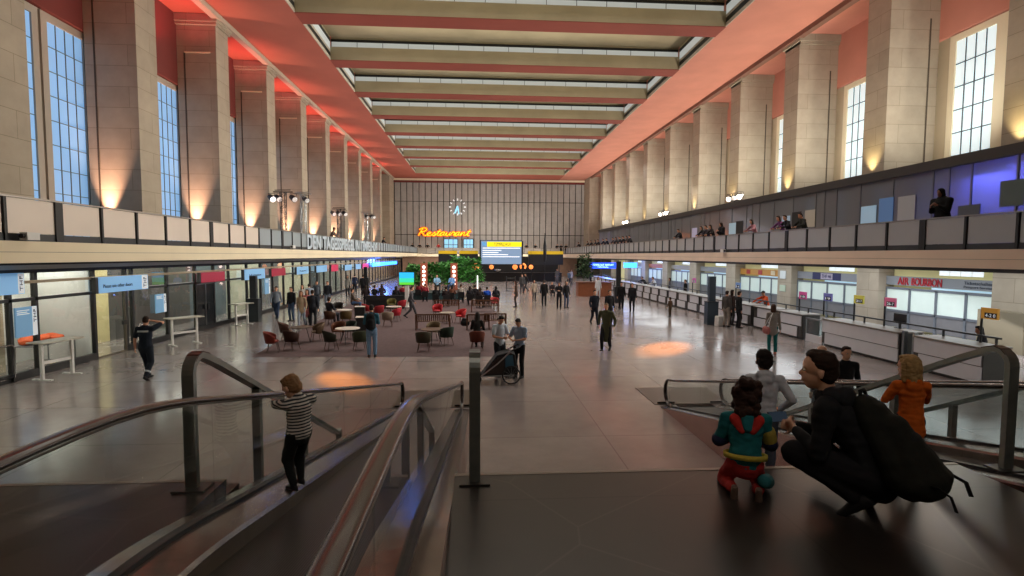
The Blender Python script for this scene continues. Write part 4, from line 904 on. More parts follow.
for a in [(271,353,-75,'6e2a20','russet tub chair at the front left corner of the rug, facing right'),
 (290,351,-25,'37211b','dark brown tub chair with a red seat near the front left rug corner','8a2a24'),
 (285,341,-70,'4a3128','tall brown leather tub chair behind the front left pair'),
 (330,351,-55,'2c2a20','very dark tub chair at the left of the front table'),
 (359,351,25,'3c4230','olive green tub chair with its back turned, left of the man with the backpack'),
 (348,340,160,'233028','dark green tub chair on the far side of the front left table'),
 (337,341,170,'5a3420','brown tub chair on the far side of the front left table'),
 (315,342,120,'5d4a38','wide olive brown tub chair between the two front tables'),
 (329,326,-15,'4d3526','brown tub chair that the man in the dark coat sits in'),
 (345,326,10,'544428','mustard brown tub chair beside the sitting man in the dark coat'),
 (337,316,180,'2a2622','near black tub chair behind the table of the sitting man'),
 (367,317,-60,'b03338','red tub chair behind the man with the backpack'),
 (378,319,40,'9c2c34','dark red tub chair just right of the man with the backpack'),
 (387,327,5,'8d7d6e','beige tub chair with its back turned, right of the man with the backpack'),
 (395,322,75,'b4303c','red tub chair beside the beige one, facing left'),
 (391,311,180,'5f5a30','olive tub chair behind the beige one'),
 (401,312,60,'a22c36','red tub chair at the left of the walker in grey'),
 (437,318,165,'a82c34','big red tub chair behind the left wooden bench'),
 (460,324,130,'b62c30','red tub chair with a black bag at its foot'),
 (495,309,200,'9a2e34','small red tub chair near the right wooden benches'),
 (423,352,0,'3e3a2c','dark olive tub chair with its back turned at the front of the middle table'),
 (446,346,35,'29382f','shiny dark green tub chair at the right of the middle table'),
 (433,341,170,'6a5a42','light brown tub chair behind the middle table'),
 (477,351,5,'5c2c20','brown tub chair with the person in dark clothes at the front right'),
 (357,311,-60,'6e4d38','brown tub chair of the person with stretched legs')]: chair(*a)
def round_table(px, py, r, h, hexs, lab, pos=None):
    p = pos or atz(px, py); t = empty('round_table', (p.x,p.y+r*.6,.007), 0, lab, 'table', 'round tables of the lounge')
    MB().lathe([(r-.02,h-.03),(r,h-.02),(r,h-.005),(r-.012,h)], n=28).build('top', mat('tabletop_'+hexs, C(hexs), .3, noise=.06, scale=6), t)
    for i in range(3):
        a = 2*pi*i/3+.5; MB().cyl((cos(a)*r*.45,sin(a)*r*.45,h-.03),(cos(a)*r*.8,sin(a)*r*.8,0),.016,.012,8).build('leg', black, t)
round_table(299,344,.42,.62,'3f3026','brown round table beside the tall leather chair'); round_table(346,345,.46,.6,'c9c3b8','pale round table between the front left green and brown chairs')
round_table(343,322,.4,.6,'cfc9bf','pale round table before the sitting man in the dark coat'); round_table(393,318,.42,.6,'c9c0b4','pale round table among the red chairs')
round_table(432,346,.46,.6,'4b3c30','brown round table in the middle of the front row'); round_table(447,324,.38,.55,'a49a8c','small grey table at the right end of the left bench')
slat = mat('bench_wood', C('5a3823'), .45, noise=.2, scale=12)
def bench(px, py, w, rz, lab, pos=None, hexs=None):
    p = pos or atz(px, py); t = empty('slatted_bench', (p.x,p.y+.12,.007), R(rz), lab, 'bench', 'slatted wooden benches'); h = w/2
    mb = MB()
    for i in range(6): mb.box(-h,h,-.25+i*.085,-.185+i*.085,.385,.41)
    mb.build('seat', slat, t); mb = MB()
    n = int(w/.09)
    for i in range(n): x = -h+.05+i*(w-.1)/(n-1); mb.bar((x,-.26,.42),(x,-.33,.70),.05,.018,(0,1,0))
    mb.build('backrest', slat, t); MB().bar((-h,-.33,.72),(h,-.33,.72),.04,.06).build('top_rail', slat, t)
    for s in (-1,1):
        MB().bar((s*h,-.24,0),(s*h,-.34,.73),.05,.05,(1,0,0)).build('leg', slat, t); MB().bar((s*h,.24,0),(s*h,.24,.54),.05,.05,(1,0,0)).build('leg', slat, t); MB().box(s*h-.035,s*h+.035,-.34,.28,.53,.56).build('armrest', slat, t)
bench(433,330,1.5,0,'long slatted bench with its back turned, behind the middle table'); bench(478,330,1.0,0,'slatted bench behind the seated person at the front right'); bench(495,329,1.0,0,'slatted bench just behind the man in the white shirt')
bench(447,312,1.4,0,'slatted bench in the middle, before the stage'); bench(485,312,1.6,0,'farther slatted bench before the crowd at the right')
def cube_stool(px, py, lab, z=0):
    p = atz(px, py); t = empty('cube_stool', (p.x,p.y+.25,.007), R(8), lab, 'stool', 'black cube stools'); MB().box(-.26,.26,-.26,.26,.03,.62).build('body', mat('stool_black', C('17181a'), .5), t, bevel=.02); MB().box(-.27,.27,-.27,.27,.62,.645).build('top', mat('stool_top', C('c9c4ba'), .4), t)
cube_stool(361,332,'black cube stool with a pale top left of the man with the backpack'); cube_stool(359,319,'black cube stool behind the other one, left of the backpack man')
p = atz(465,326); t = empty('handbag', (p.x,p.y,.007), 0, 'black bag standing on the rug beside the red chair', 'bag')
mb = MB(); mb.cap((-.1,0,.14),(.1,0,.14),.14,.14,(0,0,1),.6,14); mb.cap((-.08,0,.28),(.08,0,.28),.1,.08,(0,0,1),.5); me = remesh(mb,.015,3); o = bpy.data.objects.new('bag_body', me); COL.objects.link(o); o.parent = t; me.materials.append(cloth('101113')); MB().tube([(-.1,0,.36),(-.06,0,.5),(.06,0,.5),(.1,0,.36)],.012).build('strap', black, t)

# ------------------------------------------------------------------ stage with plants and lamps
sx0, sx1, sy = -4.2, -1.2, 40.3
t = empty('stage', (-2.9, 41.5, 0), 0, 'low dark teal stage platform in front of the green plants', 'stage')
MB().box(-2.1,1.7,-1.4,1.4,0,.5).build('platform', mat('stage_teal', C('1e3b42'), .6, noise=.1, scale=4), t); MB().box(-2.15,1.75,-1.45,1.45,.5,.54).build('deck', mat('stage_deck', C('2c3a3c'), .5), t)
def leafbush(c, rx, ry, h, n, seed, lab, hexs):
    t = empty('potted_plant', c, 0, lab, 'plant', 'green plants around the stage'); rnd = random.Random(seed)
    MB().lathe([(.2,0),(.26,.4),(.24,.4)], n=14).build('pot', mat('pot_dark', C('26282a'), .6), t)
    st = MB(); lf = MB()
    for i in range(7):
        a = rnd.uniform(0,6.28); st.tube([(cos(a)*.06,sin(a)*.06,.35),(cos(a)*rx*.3,sin(a)*ry*.3,h*.5),(cos(a)*rx*.6,sin(a)*ry*.6,h*.88)], .014, 5)
    st.build('stem', mat('stem_green', C('4a5a2c'), .7), t)
    for i in range(n):
        z = rnd.uniform(.3,1)**.8*h; w = sin(min(1,z/h*1.15)*2.6)*.55+.5; a = rnd.uniform(0,6.28); r = sqrt(rnd.random())*w
        p = V((cos(a)*r*rx, sin(a)*r*ry, z)); L = rnd.uniform(.22,.42); d = V((rnd.uniform(-1,1), rnd.uniform(-1,1), rnd.uniform(-.8,.5))).normalized(); sd = d.cross(V((rnd.uniform(-1,1),rnd.uniform(-1,1),1))).normalized()*L*.26
        lf.add([p, p+d*L*.5+sd, p+d*L, p+d*L*.5-sd], [(0,1,2,3)])
    lf.build('foliage', mat('leaf_'+hexs, C(hexs), .55, noise=.35, scale=3, spec=.3), t)
for i,(x,y,rx,h,hx,lab) in enumerate([(-5.1,43.6,.8,2.6,'3f7a34','leafy plant at the left end of the stage'),(-3.9,44.0,.8,2.7,'37702e','leafy plant left behind the seated speakers'),(-2.7,43.7,.8,2.8,'418038','leafy plant right behind the seated speakers'),(-1.6,44.2,.8,3.3,'45883a','tall leafy plant behind the right bulb column'),(-.45,43.3,.95,3.1,'3d7c33','tall bright green plant right of the stage')]):
    leafbush((x,y,0), rx, .55, h, 650, i, lab, hx)
for (px, lab) in ((424,'left column of five glowing bulbs on a reddish board'),(454,'right column of five glowing bulbs on a reddish board')):
    q = aty(px, 277, 43.0); t = empty('bulb_column', (q.x, 43.02, 0), 0, lab, 'lamp', 'bulb columns on the stage')
    MB().box(-.28,.28,-.05,.05,.0,2.75).build('board', mat('bulb_board', C('8e4a34'), .6, emit=C('a0452c'), es=.06), t)
    for i in range(5): mb = MB(); mb.ell((0,-.12,1.05+i*.34),(.12,.1,.12),12,8); mb.build('bulb', mat('bulb_glow', (1,.8,.7), .4, emit=(1,.76,.68), es=3.5), t)
q = atz(477.5,297); t = empty('light_tube', (q.x,q.y,0), 0, 'upright white light tube at the right side of the stage', 'lamp'); MB().cyl((0,0,.05),(0,0,1.75),.05).build('tube', mat('tube_white', (1,1,1), .4, emit=C('dfe8e8'), es=1.2), t); MB().cyl((0,0,0),(0,0,.05),.18).build('foot', black, t)
q = atz(407,307); t = empty('display_stand', (q.x,q.y,0), 0, 'blue and green screen on a white stand left of the stage', 'screen')
MB().box(-.12,.12,-.08,.08,.0,1.45).build('stand', white, t); MB().box(-.3,.3,-.2,.2,0,.03).build('foot', white, t)
MB().box(-.5,.5,-.1,-.04,1.42,2.3).build('frame', black, t)
MB().box(-.47,.47,-.11,-.1,1.9,2.26).build('picture', mat('scr_blue', C('2aa0dc'), .4, emit=C('2fb0ea'), es=1.1), t); MB().box(-.47,.47,-.11,-.1,1.62,1.9).build('picture', mat('scr_cyan', C('35c8a8'), .4, emit=C('38cfa6'), es=1.0), t); MB().box(-.47,.47,-.11,-.1,1.46,1.62).build('picture', mat('scr_green', C('58c03a'), .4, emit=C('5cc83a'), es=1.0), t)
t = empty('side_table', (-2.55, 41.2, .54), 0, 'small dark table between the two speakers on the stage', 'table'); MB().box(-.25,.25,-.2,.2,.5,.53).build('top', slat, t)
for a in (-.2,.2):
    for b_ in (-.15,.15): MB().cyl((a,b_,0),(a,b_,.5),.018).build('leg', black, t)
def stool(x, y, z, lab): 
    t = empty('stage_chair', (x,y,z), 0, lab, 'chair', 'chairs on the stage'); MB().box(-.22,.22,-.2,.22,.42,.46).build('seat', black, t); MB().box(-.22,.22,.2,.24,.46,.85).build('backrest', black, t)
    for a in (-.19,.19):
        for b_ in (-.17,.2): MB().cyl((a,b_,0),(a,b_,.42),.016).build('leg', black, t)
stool(-3.15,41.35,.54,'black chair of the left speaker on the stage'); stool(-2.0,41.35,.54,'black chair of the right speaker on the stage')
# low dark planter wall left of the crowd, crowd benches
for i,(px,py,w,lab) in enumerate(((385,309,2.4,'long black bench wall at the back left of the lounge'),)):
    q = atz(px,py); t = empty('bench_wall', (q.x,q.y+.3,.007), 0, lab, 'bench'); MB().box(-w/2,w/2,-.25,.25,0,.55).build('body', mat('bench_black', C('17171a'), .6), t, bevel=.02); MB().box(-w/2,w/2,-.3,-.2,.5,.85).build('backrest', mat('bench_black', C('17171a')), t, bevel=.02)

# ------------------------------------------------------------------ far end: bar, information boards, restaurant sign, clock
t = empty('bar_counter', (2.6, 68.5, 0), 0, 'long black bar counter at the far end of the hall under the big screen', 'bar')
MB().box(-3.3,8.4,-.3,.5,0,1.1).build('counter', mat('bar_black', C('121214'), .4), t); MB().box(-3.4,8.5,-.4,.55,1.1,1.16).build('worktop', mat('bar_top', C('2b2825'), .3), t)
t = empty('bar_back_wall', (2.6, 74, 0), 0, 'dark two storey bar front behind the bar counter', 'bar front'); MB().box(-7.6,8.8,0,.4,0,3.25).build('front', mat('bar_wall', C('161616'), .6, noise=.2, scale=1.5), t)
MB().box(-7.0,-6.0,-.05,0,2.6,3.15).box(-5.8,-4.9,-.05,0,2.6,3.15).build('window', mat('bar_window', C('9fc4e0'), .4, emit=C('9cc8ea'), es=1.0), t)
yl = mat('yellow_band', C('d8b21e'), .5, emit=C('d8b21e'), es=.35); ang = mat('anthracite', C('23272c'), .5)
for x0,x1,z0,lab in ((-4.95,-2.62,2.2,'anthracite sign box with a yellow top band left of the far screen'),(-2.3,.05,2.4,'narrow anthracite sign box with a yellow top band beside the far screen'),(6.5,11.0,2.35,'wide anthracite sign box with a yellow top band right of the far screen')):
    t = empty('sign_box', ((x0+x1)/2, 67.4, z0-.15), 0, lab, 'sign box', 'yellow banded sign boxes'); w = (x1-x0)/2
    MB().box(-w,w,-.2,.2,0,4.1-z0-.4).build('body', ang, t); MB().box(-w,w,-.22,.22,4.1-z0-.4,4.1-z0).build('band', yl, t)
    for s in (-.8,.8): MB().cyl((s*w,.1,0),(s*w,.1,-z0+.15),.05).build('post', ang, t)
# restaurant windows behind
for wx,hw,lab in ((451,1.15,'lit blue restaurant window behind the left sign box'),(468.5,.8,'lit blue restaurant window behind the narrow sign box')):
    t = empty('lit_window', (aty(wx,244,92.6).x, 92.6, 4.1), 0, lab, 'window', 'lit restaurant windows'); MB().box(-hw-.1,hw+.1,0,.3,0,2.2).build('frame', mat('win_frame_grey', C('4b5258'), .5), t)
    for i in range(3):
        for j in range(2): MB().box(-hw+i*hw*.68,-hw+i*hw*.68+hw*.6,-.03,0,.15+j*1.0,1.05+j*1.0).build('pane', mat('rest_pane', C('8fd0f0'), .4, emit=C('86c8f2'), es=1.5 if (i+j)%3 else .5), t)
# big information screen
a = aty(481,264,66); b_ = aty(521.5,241,66); w = (b_.x-a.x)/2; h = (b_.z-a.z)/2
t = empty('information_screen', ((a.x+b_.x)/2, 66, (a.z+b_.z)/2), 0, 'big pale blue information screen with a yellow header at the far end', 'screen')
MB().box(-w-.08,w+.08,0,.25,-h-.08,h+.08).build('housing', black, t); MB().box(-w,w,-.02,0,-h,h).build('picture', mat('screen_blue', C('7f97b4'), .4, emit=C('7f9cc0'), es=.5), t)
MB().box(-w*.7,w,-.03,-.02,h*.5,h*.92).build('header', mat('screen_yellow', C('e6d81c'), .4, emit=C('e8da18'), es=.9), t)
text('THF', mat('screen_cyan', C('38b0e8'), .4, emit=C('3ab0ea'), es=.8), (-w*.85,-.035,h*.7), (1,0,0), (0,0,1), .55, .45, parent=t); text('TEMPELHOF', ink, (w*.05,-.035,h*.71), (1,0,0), (0,0,1), 2.2, .4, parent=t)
lw = mat('screen_line', C('f0f4f8'), .4, emit=C('e4eef8'), es=.9); mb = MB()
for i,(z,l) in enumerate(((.34,.98),(.14,.0),(-.04,-.15),(-.22,.35),(-.4,.95))): mb.box(-w*.92, w*l*.95, -.035, -.02, h*z, h*z+.1)
mb.build('text_line', lw, t)
for s in (-1,1): MB().box(s*(w+.12)-.07,s*(w+.12)+.07,.05,.2,-(a.z+b_.z)/2,h).build('leg', black, t)
# orange glowing lamps over the bar, steel bowl
lampo = mat('orange_glow', C('f09a5a'), .5, emit=C('f0803a'), es=1.6)
for px,py,r,lab in ((476,266.5,.42,'round orange paper lamp over the left end of the bar'),(491.5,267,.28,'small red and white glowing figure over the bar'),(515,267,.33,'orange glowing lamp over the middle of the bar'),(523,266.5,.42,'horseshoe shaped orange glowing lamp over the bar'),(531,267,.28,'small orange glowing lamp at the right over the bar')):
    q = aty(px,py,67); t = empty('pendant_lamp', q, 0, lab, 'lamp', 'orange lamps over the bar')
    if abs(px-523) < 1: MB().tube([(cos(R(-50+280*i/14))*.32,0,sin(R(-50+280*i/14))*.32) for i in range(15)], .11).build('glow', lampo, t)
    else: mb = MB(); mb.ell((0,0,0),(r,.15,r),16,10); mb.build('glow', lampo, t)
    MB().cyl((0,0,r*.9),(0,0,3.2),.012,n=5).build('cable', black, t)
q = aty(498,271,67.8); t = empty('steel_bowl', (q.x,68.4,1.16), 0, 'shiny steel bowl standing on the bar', 'bowl'); MB().lathe([(.12,0),(.3,.06),(.5,.4),(.48,.42),(.27,.1)], n=20).build('bowl', chrome, t)
q = atz(511,291); t = empty('shelf_rack', (q.x,q.y,0), 0, 'open dark shelf rack standing before the bar', 'rack')
for z in (.2,.7,1.2): MB().box(-.45,.45,-.2,.2,z,z+.04).build('shelf', darkgrey, t)
for s in (-.43,.43): MB().box(s-.03,s+.03,-.2,.2,0,1.4).build('upright', darkgrey, t)
# clock: twelve batons and two hands straight on the wall
t = empty('wall_clock', aty(457.5,207,93.1), 0, 'large wall clock of white batons with pale blue hands', 'clock')
for i in range(12): a = 2*pi*i/12; MB().bar((sin(a)*1.12,0,cos(a)*1.12),(sin(a)*1.48,0,cos(a)*1.48),.16 if i%3 else .22,.06,(0,1,0)).build('baton', mat('clock_white', C('dfe6ea'), .4, emit=C('dfe6ea'), es=.5), t)
bl = mat('clock_hand', C('8fd0ee'), .4, emit=C('8fd4f4'), es=.9)
MB().bar((0,-.05,.1),(-.45,-.05,-1.1),.26,.05,(0,1,0)).build('hour_hand', bl, t); MB().bar((0,-.08,.2),(.25,-.08,-1.25),.2,.05,(0,1,0)).build('minute_hand', bl, t); MB().cyl((0,-.02,0),(0,-.12,0),.16).build('hub', bl, t)
# neon script
neon = mat('neon_orange', C('ffae2a'), .4, emit=C('ff8a10'), es=3.2); backn = mat('neon_back', C('c05010'), .5, emit=C('d85808'), es=1.1)
P = lambda *a: [(a[i], a[i+1]) for i in range(0, len(a), 2)]
glyph = {'R': (1.25, [P(.15,0,.3,.9,.45,1.6), P(.0,1.35,.3,1.7,.8,1.75,1.05,1.4,.8,1.0,.4,.85,.7,.5,.95,.1,1.25,.05)]), 'e': (.72,[P(0,.1,.3,.4,.55,.62,.4,.85,.15,.65,.1,.25,.35,0,.72,.15)]),
 's': (.6,[P(0,.1,.3,.6,.38,.85,.5,.5,.5,.1,.2,0,.6,.12)]), 't': (.6,[P(0,.1,.3,.8,.45,1.35,.3,.5,.3,.1,.6,.12),P(.1,.95,.65,1.0)]), 'a': (.78,[P(0,.1,.1,.6,.45,.85,.6,.7,.5,.3,.2,0,.1,.3,.35,.8,.62,.8,.55,.2,.78,.12)]),
 'u': (.78,[P(0,.12,.2,.85,.15,.2,.35,.02,.6,.4,.7,.85,.62,.2,.78,.12)]), 'r': (.6,[P(0,.12,.2,.75,.25,.95,.35,.78,.55,.8,.45,.2,.6,.12)]), 'n': (.82,[P(0,.12,.2,.85,.15,.05,.4,.75,.6,.8,.58,.15,.82,.12)])}
q0 = aty(417.3,235.6,92.8); t = empty('neon_sign', (q0.x,92.75,q0.z), 0, 'glowing orange neon script reading Restaurant on the far wall', 'sign'); x = 0; S = 9.15/7.65
for ch in 'Restaurant':
    w, strokes = glyph[ch]; mb = MB(); mk = MB()
    for st in strokes:
        pts = [V(((x+u+v*.22)*S, 0, v*.76)) for u,v in st]; fine = []
        for i in range(len(pts)-1):
            p0, p1, p2, p3 = pts[max(i-1,0)], pts[i], pts[i+1], pts[min(i+2,len(pts)-1)]
            for k in range(5):
                s = k/5; fine.append(.5*((2*p1)+(p2-p0)*s+(2*p0-5*p1+4*p2-p3)*s*s+(3*p1-p0-3*p2+p3)*s**3))
        fine.append(pts[-1]); mb.tube(fine, .06, 6); mk.tube([p+V((0,.22,0)) for p in fine], .2, 6)
    l = mb.build('letter', neon, t); mk.build('backing', backn, l); x += w
# lighting masts on the left gallery
def spotlight(parent, loc, aim, glow=(1,.9,.75), es=6):
    d = V(aim).normalized(); l = MB().cyl(V(loc)-d*.25, V(loc)+d*.2, .16, .2, 14).build('lamp_head', black, parent)
    MB().cyl(V(loc)+d*.2, V(loc)+d*.215, .17, .17, 14).build('lens', mat(f'lens_{es}_{glow[2]}', (1,1,1), .3, emit=glow, es=es), l); MB().tube([V(loc)+V((-.2,0,0)), V(loc)+V((-.2,0,.3)), V(loc)+V((.2,0,.3)), V(loc)+V((.2,0,0))], .02, 5).build('yoke', black, l)
def mast(px, py, X, mt, lab, lamps):
    p = atx(px, py, X); h = p.z-3.64; t = empty('lighting_mast', (X, p.y, 3.64), 0, lab, 'mast', 'lighting masts on the left gallery'); mb = MB()
    for sx in (-.15,.15):
        for s2 in (-.15,.15): mb.cyl((sx,s2,0),(sx,s2,h),.028,n=6)
    n = int(h/.35)
    for i in range(n):
        z0 = i*h/n; z1 = (i+1)*h/n; s = 1 if i%2 else -1
        for c in (-.15,.15): mb.cyl((-.15*s,c,z0),(.15*s,c,z1),.014,n=5).cyl((c,-.15*s,z0),(c,.15*s,z1),.014,n=5)
    mb.build('lattice', mt, t); MB().box(-.35,.35,-.35,.35,0,.04).build('base_plate', black, t)
    MB().bar((-.6,0,h),(.6,0,h),.07,.07).bar((-.55,.1,h+.12),(.5,-.1,h+.12),.05,.05).build('crossbar', mt if mt is steel else black, t)
    for lx, g in lamps: spotlight(t, (lx,-.05,h-.4), (.8,-.7,-.55), (1,.85,.8) if g else (.3,.3,.35), 4 if g else .2)
mast(283,192,-12.4,black,'black lattice mast with a glowing spotlight at the left gallery',[(-.7,1),(-.3,0),(.65,0)]); mast(303,194,-12.4,steel,'silver lattice mast right of the black mast with the glowing lamp',[(.2,0)])
mast(339,209,-12.4,black,'black lattice mast with a cluster of lamps in the middle of the left gallery',[(-.5,0),(0,0),(.5,0)]); mast(366,213,-12.4,steel,'farthest silver lattice mast on the left gallery',[(.1,0),(.6,0),(.8,0)])
# lamps on top of the right offices
for px,py,lab in ((735,196,'cluster of bright stage lamps on the office roof, nearest on the right'),(664,213,'cluster of stage lamps on the office roof in the middle of the right side'),(626,221,'farthest cluster of stage lamps on the office roof')):
    q = atx(px,py,17.7); t = empty('lamp_cluster', (17.7,q.y,7.125), 0, lab, 'lamp', 'stage lamp clusters on the office roof'); MB().bar((0,-.9,.1),(0,.9,.1),.06,.06).build('bar', black, t); MB().cyl((0,0,0),(0,0,.2),.05).build('stand', black, t)
    for i,dy in enumerate((-.75,0,.75)): spotlight(t,(0,dy,.32),(-.7,-.6,-.3),(1,.9,.75) if i != 1 else (.4,.35,.3), 4 if i != 1 else .5)
# uplight fittings
for k in range(-1,9):
    y = P0+PITCH*k
    tag(MB().box(-.12,.12,-.1,.1,-.06,.06).build('uplight', black, loc=(-15.95,y-.42,3.72)), f'small floor uplight before the {ORD[k+1]} left pillar', 'lamp', 'uplights of the left pillars')
    if k < 8: tag(MB().box(-.14,.1,-.16,.16,0,.12).build('uplight', black, loc=(18.8,y+.72,7.13)), f'small uplight on the office roof at the {ORD[k+1]} right pillar', 'lamp', 'uplights of the right pillars')
# potted tree and counter at the far right
q = atz(585,290); leafbush((q.x,q.y,0), .9, .9, 3.6, 380, 77, 'dark leafy plant at the far right beside the orange brown desk', '2f4a2a')
q = atz(589,297); t = empty('reception_desk', (q.x+.6,q.y+1,0), 0, 'orange brown wooden desk at the far right end of the hall', 'desk'); MB().box(-1.4,1.4,-.5,.5,0,1.15).build('body', mat('desk_wood', C('8a4f30'), .5, noise=.12, scale=5), t); MB().box(-1.5,1.5,-.6,.6,1.15,1.2).build('top', mat('desk_top', C('6e4430'), .4), t)
t = empty('neon_sign', (15.2,63,2.2), 0, 'blue glowing sign at the far right under the gallery', 'sign'); MB().box(-1.6,1.6,-.06,.06,-.35,.35).build('panel', mat('sign_deepblue', C('1238c8'), .4, emit=C('1848f0'), es=1.6), t)
text('TEMPELHOF AIRPORT', mat('sign_lightblue', C('9fd0ff'), .4, emit=C('a8d4ff'), es=3), (0,-.08,.08), (1,0,0), (0,0,1), 2.6, .2, parent=t); text('TERMINAL', mat('sign_lightblue', C('9fd0ff')), (0,-.08,-.18), (1,0,0), (0,0,1), 1.4, .14, parent=t)
lb = empty('light_box', (18.0,61,2.3)); MB().box(-.8,.8,-.06,.06,-.3,.3).build('panel', bg, lb); MB().box(-.02,.02,-.02,.02,.3,.74).build('hanger', black, lb); tag(lb, 'small bright blue light box at the far right under the gallery', 'light box')
# notices and doors of the gallery offices
def gsheet(px0,px1,py0,py1,hexs,lab,name='notice',cat='notice',em=.1,X=17.55):
    a = atx(px0,(py0+py1)/2,X); b2 = atx(px1,(py0+py1)/2,X); z1 = atx((px0+px1)/2,py0,X).z; z0 = atx((px0+px1)/2,py1,X).z
    tag(MB().box(X-.01,X+.01,min(a.y,b2.y),max(a.y,b2.y),max(z0,3.62),z1).build(name, mat('sheet_'+hexs, C(hexs), .6, emit=C(hexs), es=em)), lab, cat)
gsheet(861,876,206,224,'9fc0d8','pale blue notice in the office glass left of the person in the black hooded coat',em=.25)
gsheet(879,893,198,223,'5b7fb0','small blue poster with a dark figure in the right gallery offices',em=.2); gsheet(729,736,223,236,'a9c6d6','light blue notice in the gallery glass near the people at the railing',em=.2); gsheet(692,697,228,240,'b8b4d0','lilac notice in the gallery glass at the orange lit office',em=.2); gsheet(782,790,216,228,'a9c0d4','pale blue notice behind the leaning person in purple',em=.2)
for px0,px1,py0,py1,hx,lab in ((736,743,221,235,'262626','dark door of a gallery office behind the railing'),(792,801,212,229,'1f1d18','dark open doorway in the gallery offices'),(805,815,210,227,'b5ad9e','pale door in the gallery offices right of the dark doorway'),(898,915,196,222,'a5a5a8','pale framed door in the gallery offices left of the hooded person'),(1000,1024,180,206,'55605c','grey green door at the right edge of the gallery')):
    gsheet(px0,px1,py0,py1,hx,lab,'office_door','door',.05)
gsheet(958,980,205,218,'50545c','dark wall screen behind the hooded person in the blue lit office','wall_screen','screen',.05)
# stroller of the two men in white shirts
q = atz(505,382); t = empty('bike_trailer', (q.x-.12,q.y+.1,0), 0, 'black and grey child bike trailer standing before the two men in white shirts', 'stroller'); t.scale = (.86,)*3
side = [(-.62,.22),(-.45,.45),(-.12,.88),(.25,.98),(.45,.9),(.5,.4),(.35,.2)]
MB().prism(side,'y',-.3,.3).build('cabin', mat('trailer_fabric', C('1d2024'), .7), t, bevel=.03)
MB().prism([(-.5,.3),(-.4,.47),(-.1,.8),(.1,.86),(.1,.3)],'y',-.312,-.3).build('window', mat('trailer_mesh', C('30231e'), .3), t); MB().prism([(.14,.5),(.14,.88),(.36,.88),(.42,.5)],'y',-.312,-.3).build('side_panel', mat('trailer_blue', C('31607a'), .6), t)
for s in (-1,1):
    MB().tube([(-.62,s*.32,.22),(-.1,s*.32,.62),(.3,s*.32,1.0)], .022).tube([(-.62,s*.32,.22),(.4,s*.32,.26)], .02).build('frame', mat('alu_light', C('b9bcbf'), .3, .7), t)
    w = MB().tube([(.32+.27*cos(2*pi*i/28),s*.40,.28+.27*sin(2*pi*i/28)) for i in range(28)], .024, 8, True).build('wheel', black, t)
    mb = MB(); mb.cyl((.32,s*.37,.28),(.32,s*.43,.28),.04)
    for i in range(12): mb.cyl((.32,s*.40,.28),(.32+.26*cos(pi*i/6),s*.40,.28+.26*sin(pi*i/6)),.005,n=4)
    mb.build('spoke', steel, w)
    MB().tube([(-.72+.11*cos(2*pi*i/20),s*.2,.12+.11*sin(2*pi*i/20)) for i in range(20)], .022, 7, True).build('front_wheel', black, t); MB().bar((-.72,s*.2,.12),(-.55,s*.25,.28),.03,.03).build('fork', black, t)
MB().tube([(.3,-.25,1.0),(.58,-.27,1.12),(.62,0,1.13),(.58,.27,1.12),(.3,.25,1.0)], .022).build('handlebar', black, t)
# ------------------------------------------------------------------ the other people
def at(px, py, f, head, label, dz=0, dy=0, **k):
    p = atz(px, py); return person(fig(f), (p.x, p.y+dy, .001+dz), head, label, **k)
GUARD = figure(H=1.75, pel=(0,0,.915), lean=3, fl=(-.06,.22,.09), fr=(.06,-.18,.13), heel_r=-28, sleeve='short', hl=(-.3,.06,.86), hr=(.12,.1,1.60), er=(.9,.35,-.55), girth=1.05, vox=.014, hair='short', hpitch=10)
g = person(GUARD, atz(147,380), 4, 'guard in a dark uniform walking away, one hand raised to the head', '1b2430', '1a222c', '2a1c14', 'a', '101114', topname='uniform_shirt')
J = GUARD['_J']; c = J['shl']-J['U']*.06-J['F']*.125; MB().bar(c-J['X']*.13, c+J['X']*.13, .012, .045, J['U']).build('reflective_strip', mat('reflective', C('b9c4cc'), .5), g)
for q in 'lr':
    m_ = J['k'+q]*.35+J['a'+q]*.65; d_ = (J['a'+q]-J['k'+q]).normalized(); MB().cyl(m_-d_*.02, m_+d_*.02, .078, .076, 16).build('reflective_strip', mat('reflective', C('b9c4cc')), g)
BP = figure(hl=(-.16,.3,1.08), hr=(.12,.3,1.12), el=(-.5,-.8,-.6), er=(.5,-.8,-.6), vox=.015, hpitch=15)
b1 = person(BP, atz(372,357), 6, 'man in teal jacket and light jeans standing on the rug edge', '2c5c70', '6f8fb0', '1c1614', 'a', '17181a', topname='jacket', botname='jeans')
def small_pack(loc, head, lab, hexs='15181c', s=1):
    t = empty('backpack', loc, R(head), lab, 'backpack', None, s); mb = MB(); mb.cap((0,0,-.14),(0,.01,.14),.17,.14,(1,0,0),.6,14); mb.cap((0,-.06,-.16),(0,-.06,.0),.13,.11,(1,0,0),.6,12)
    me = remesh(mb,.015,3); o = bpy.data.objects.new('bag', me); COL.objects.link(o); o.parent = t; me.materials.append(cloth(hexs))
    for s_ in (-1,1): MB().tube([(s_*.09,.08,.2),(s_*.1,.16,.27),(s_*.12,.27,.24),(s_*.13,.30,.1),(s_*.14,.22,-.08),(s_*.13,.1,-.14)], .02, prof=[(-.005,-.025),(.005,-.025),(.005,.025),(-.005,.025)]).build('strap', cloth(hexs), t)
q = atz(372,357); small_pack((q.x+.01,q.y-.24,1.22), 6, 'black backpack worn by the man in the teal jacket')
SH = figure(hl=(-.05,.28,1.12), hr=(.1,.3,1.12), el=(-.9,-.5,-.6), er=(.9,-.5,-.6), hpitch=32, sleeve='short', vox=.015)
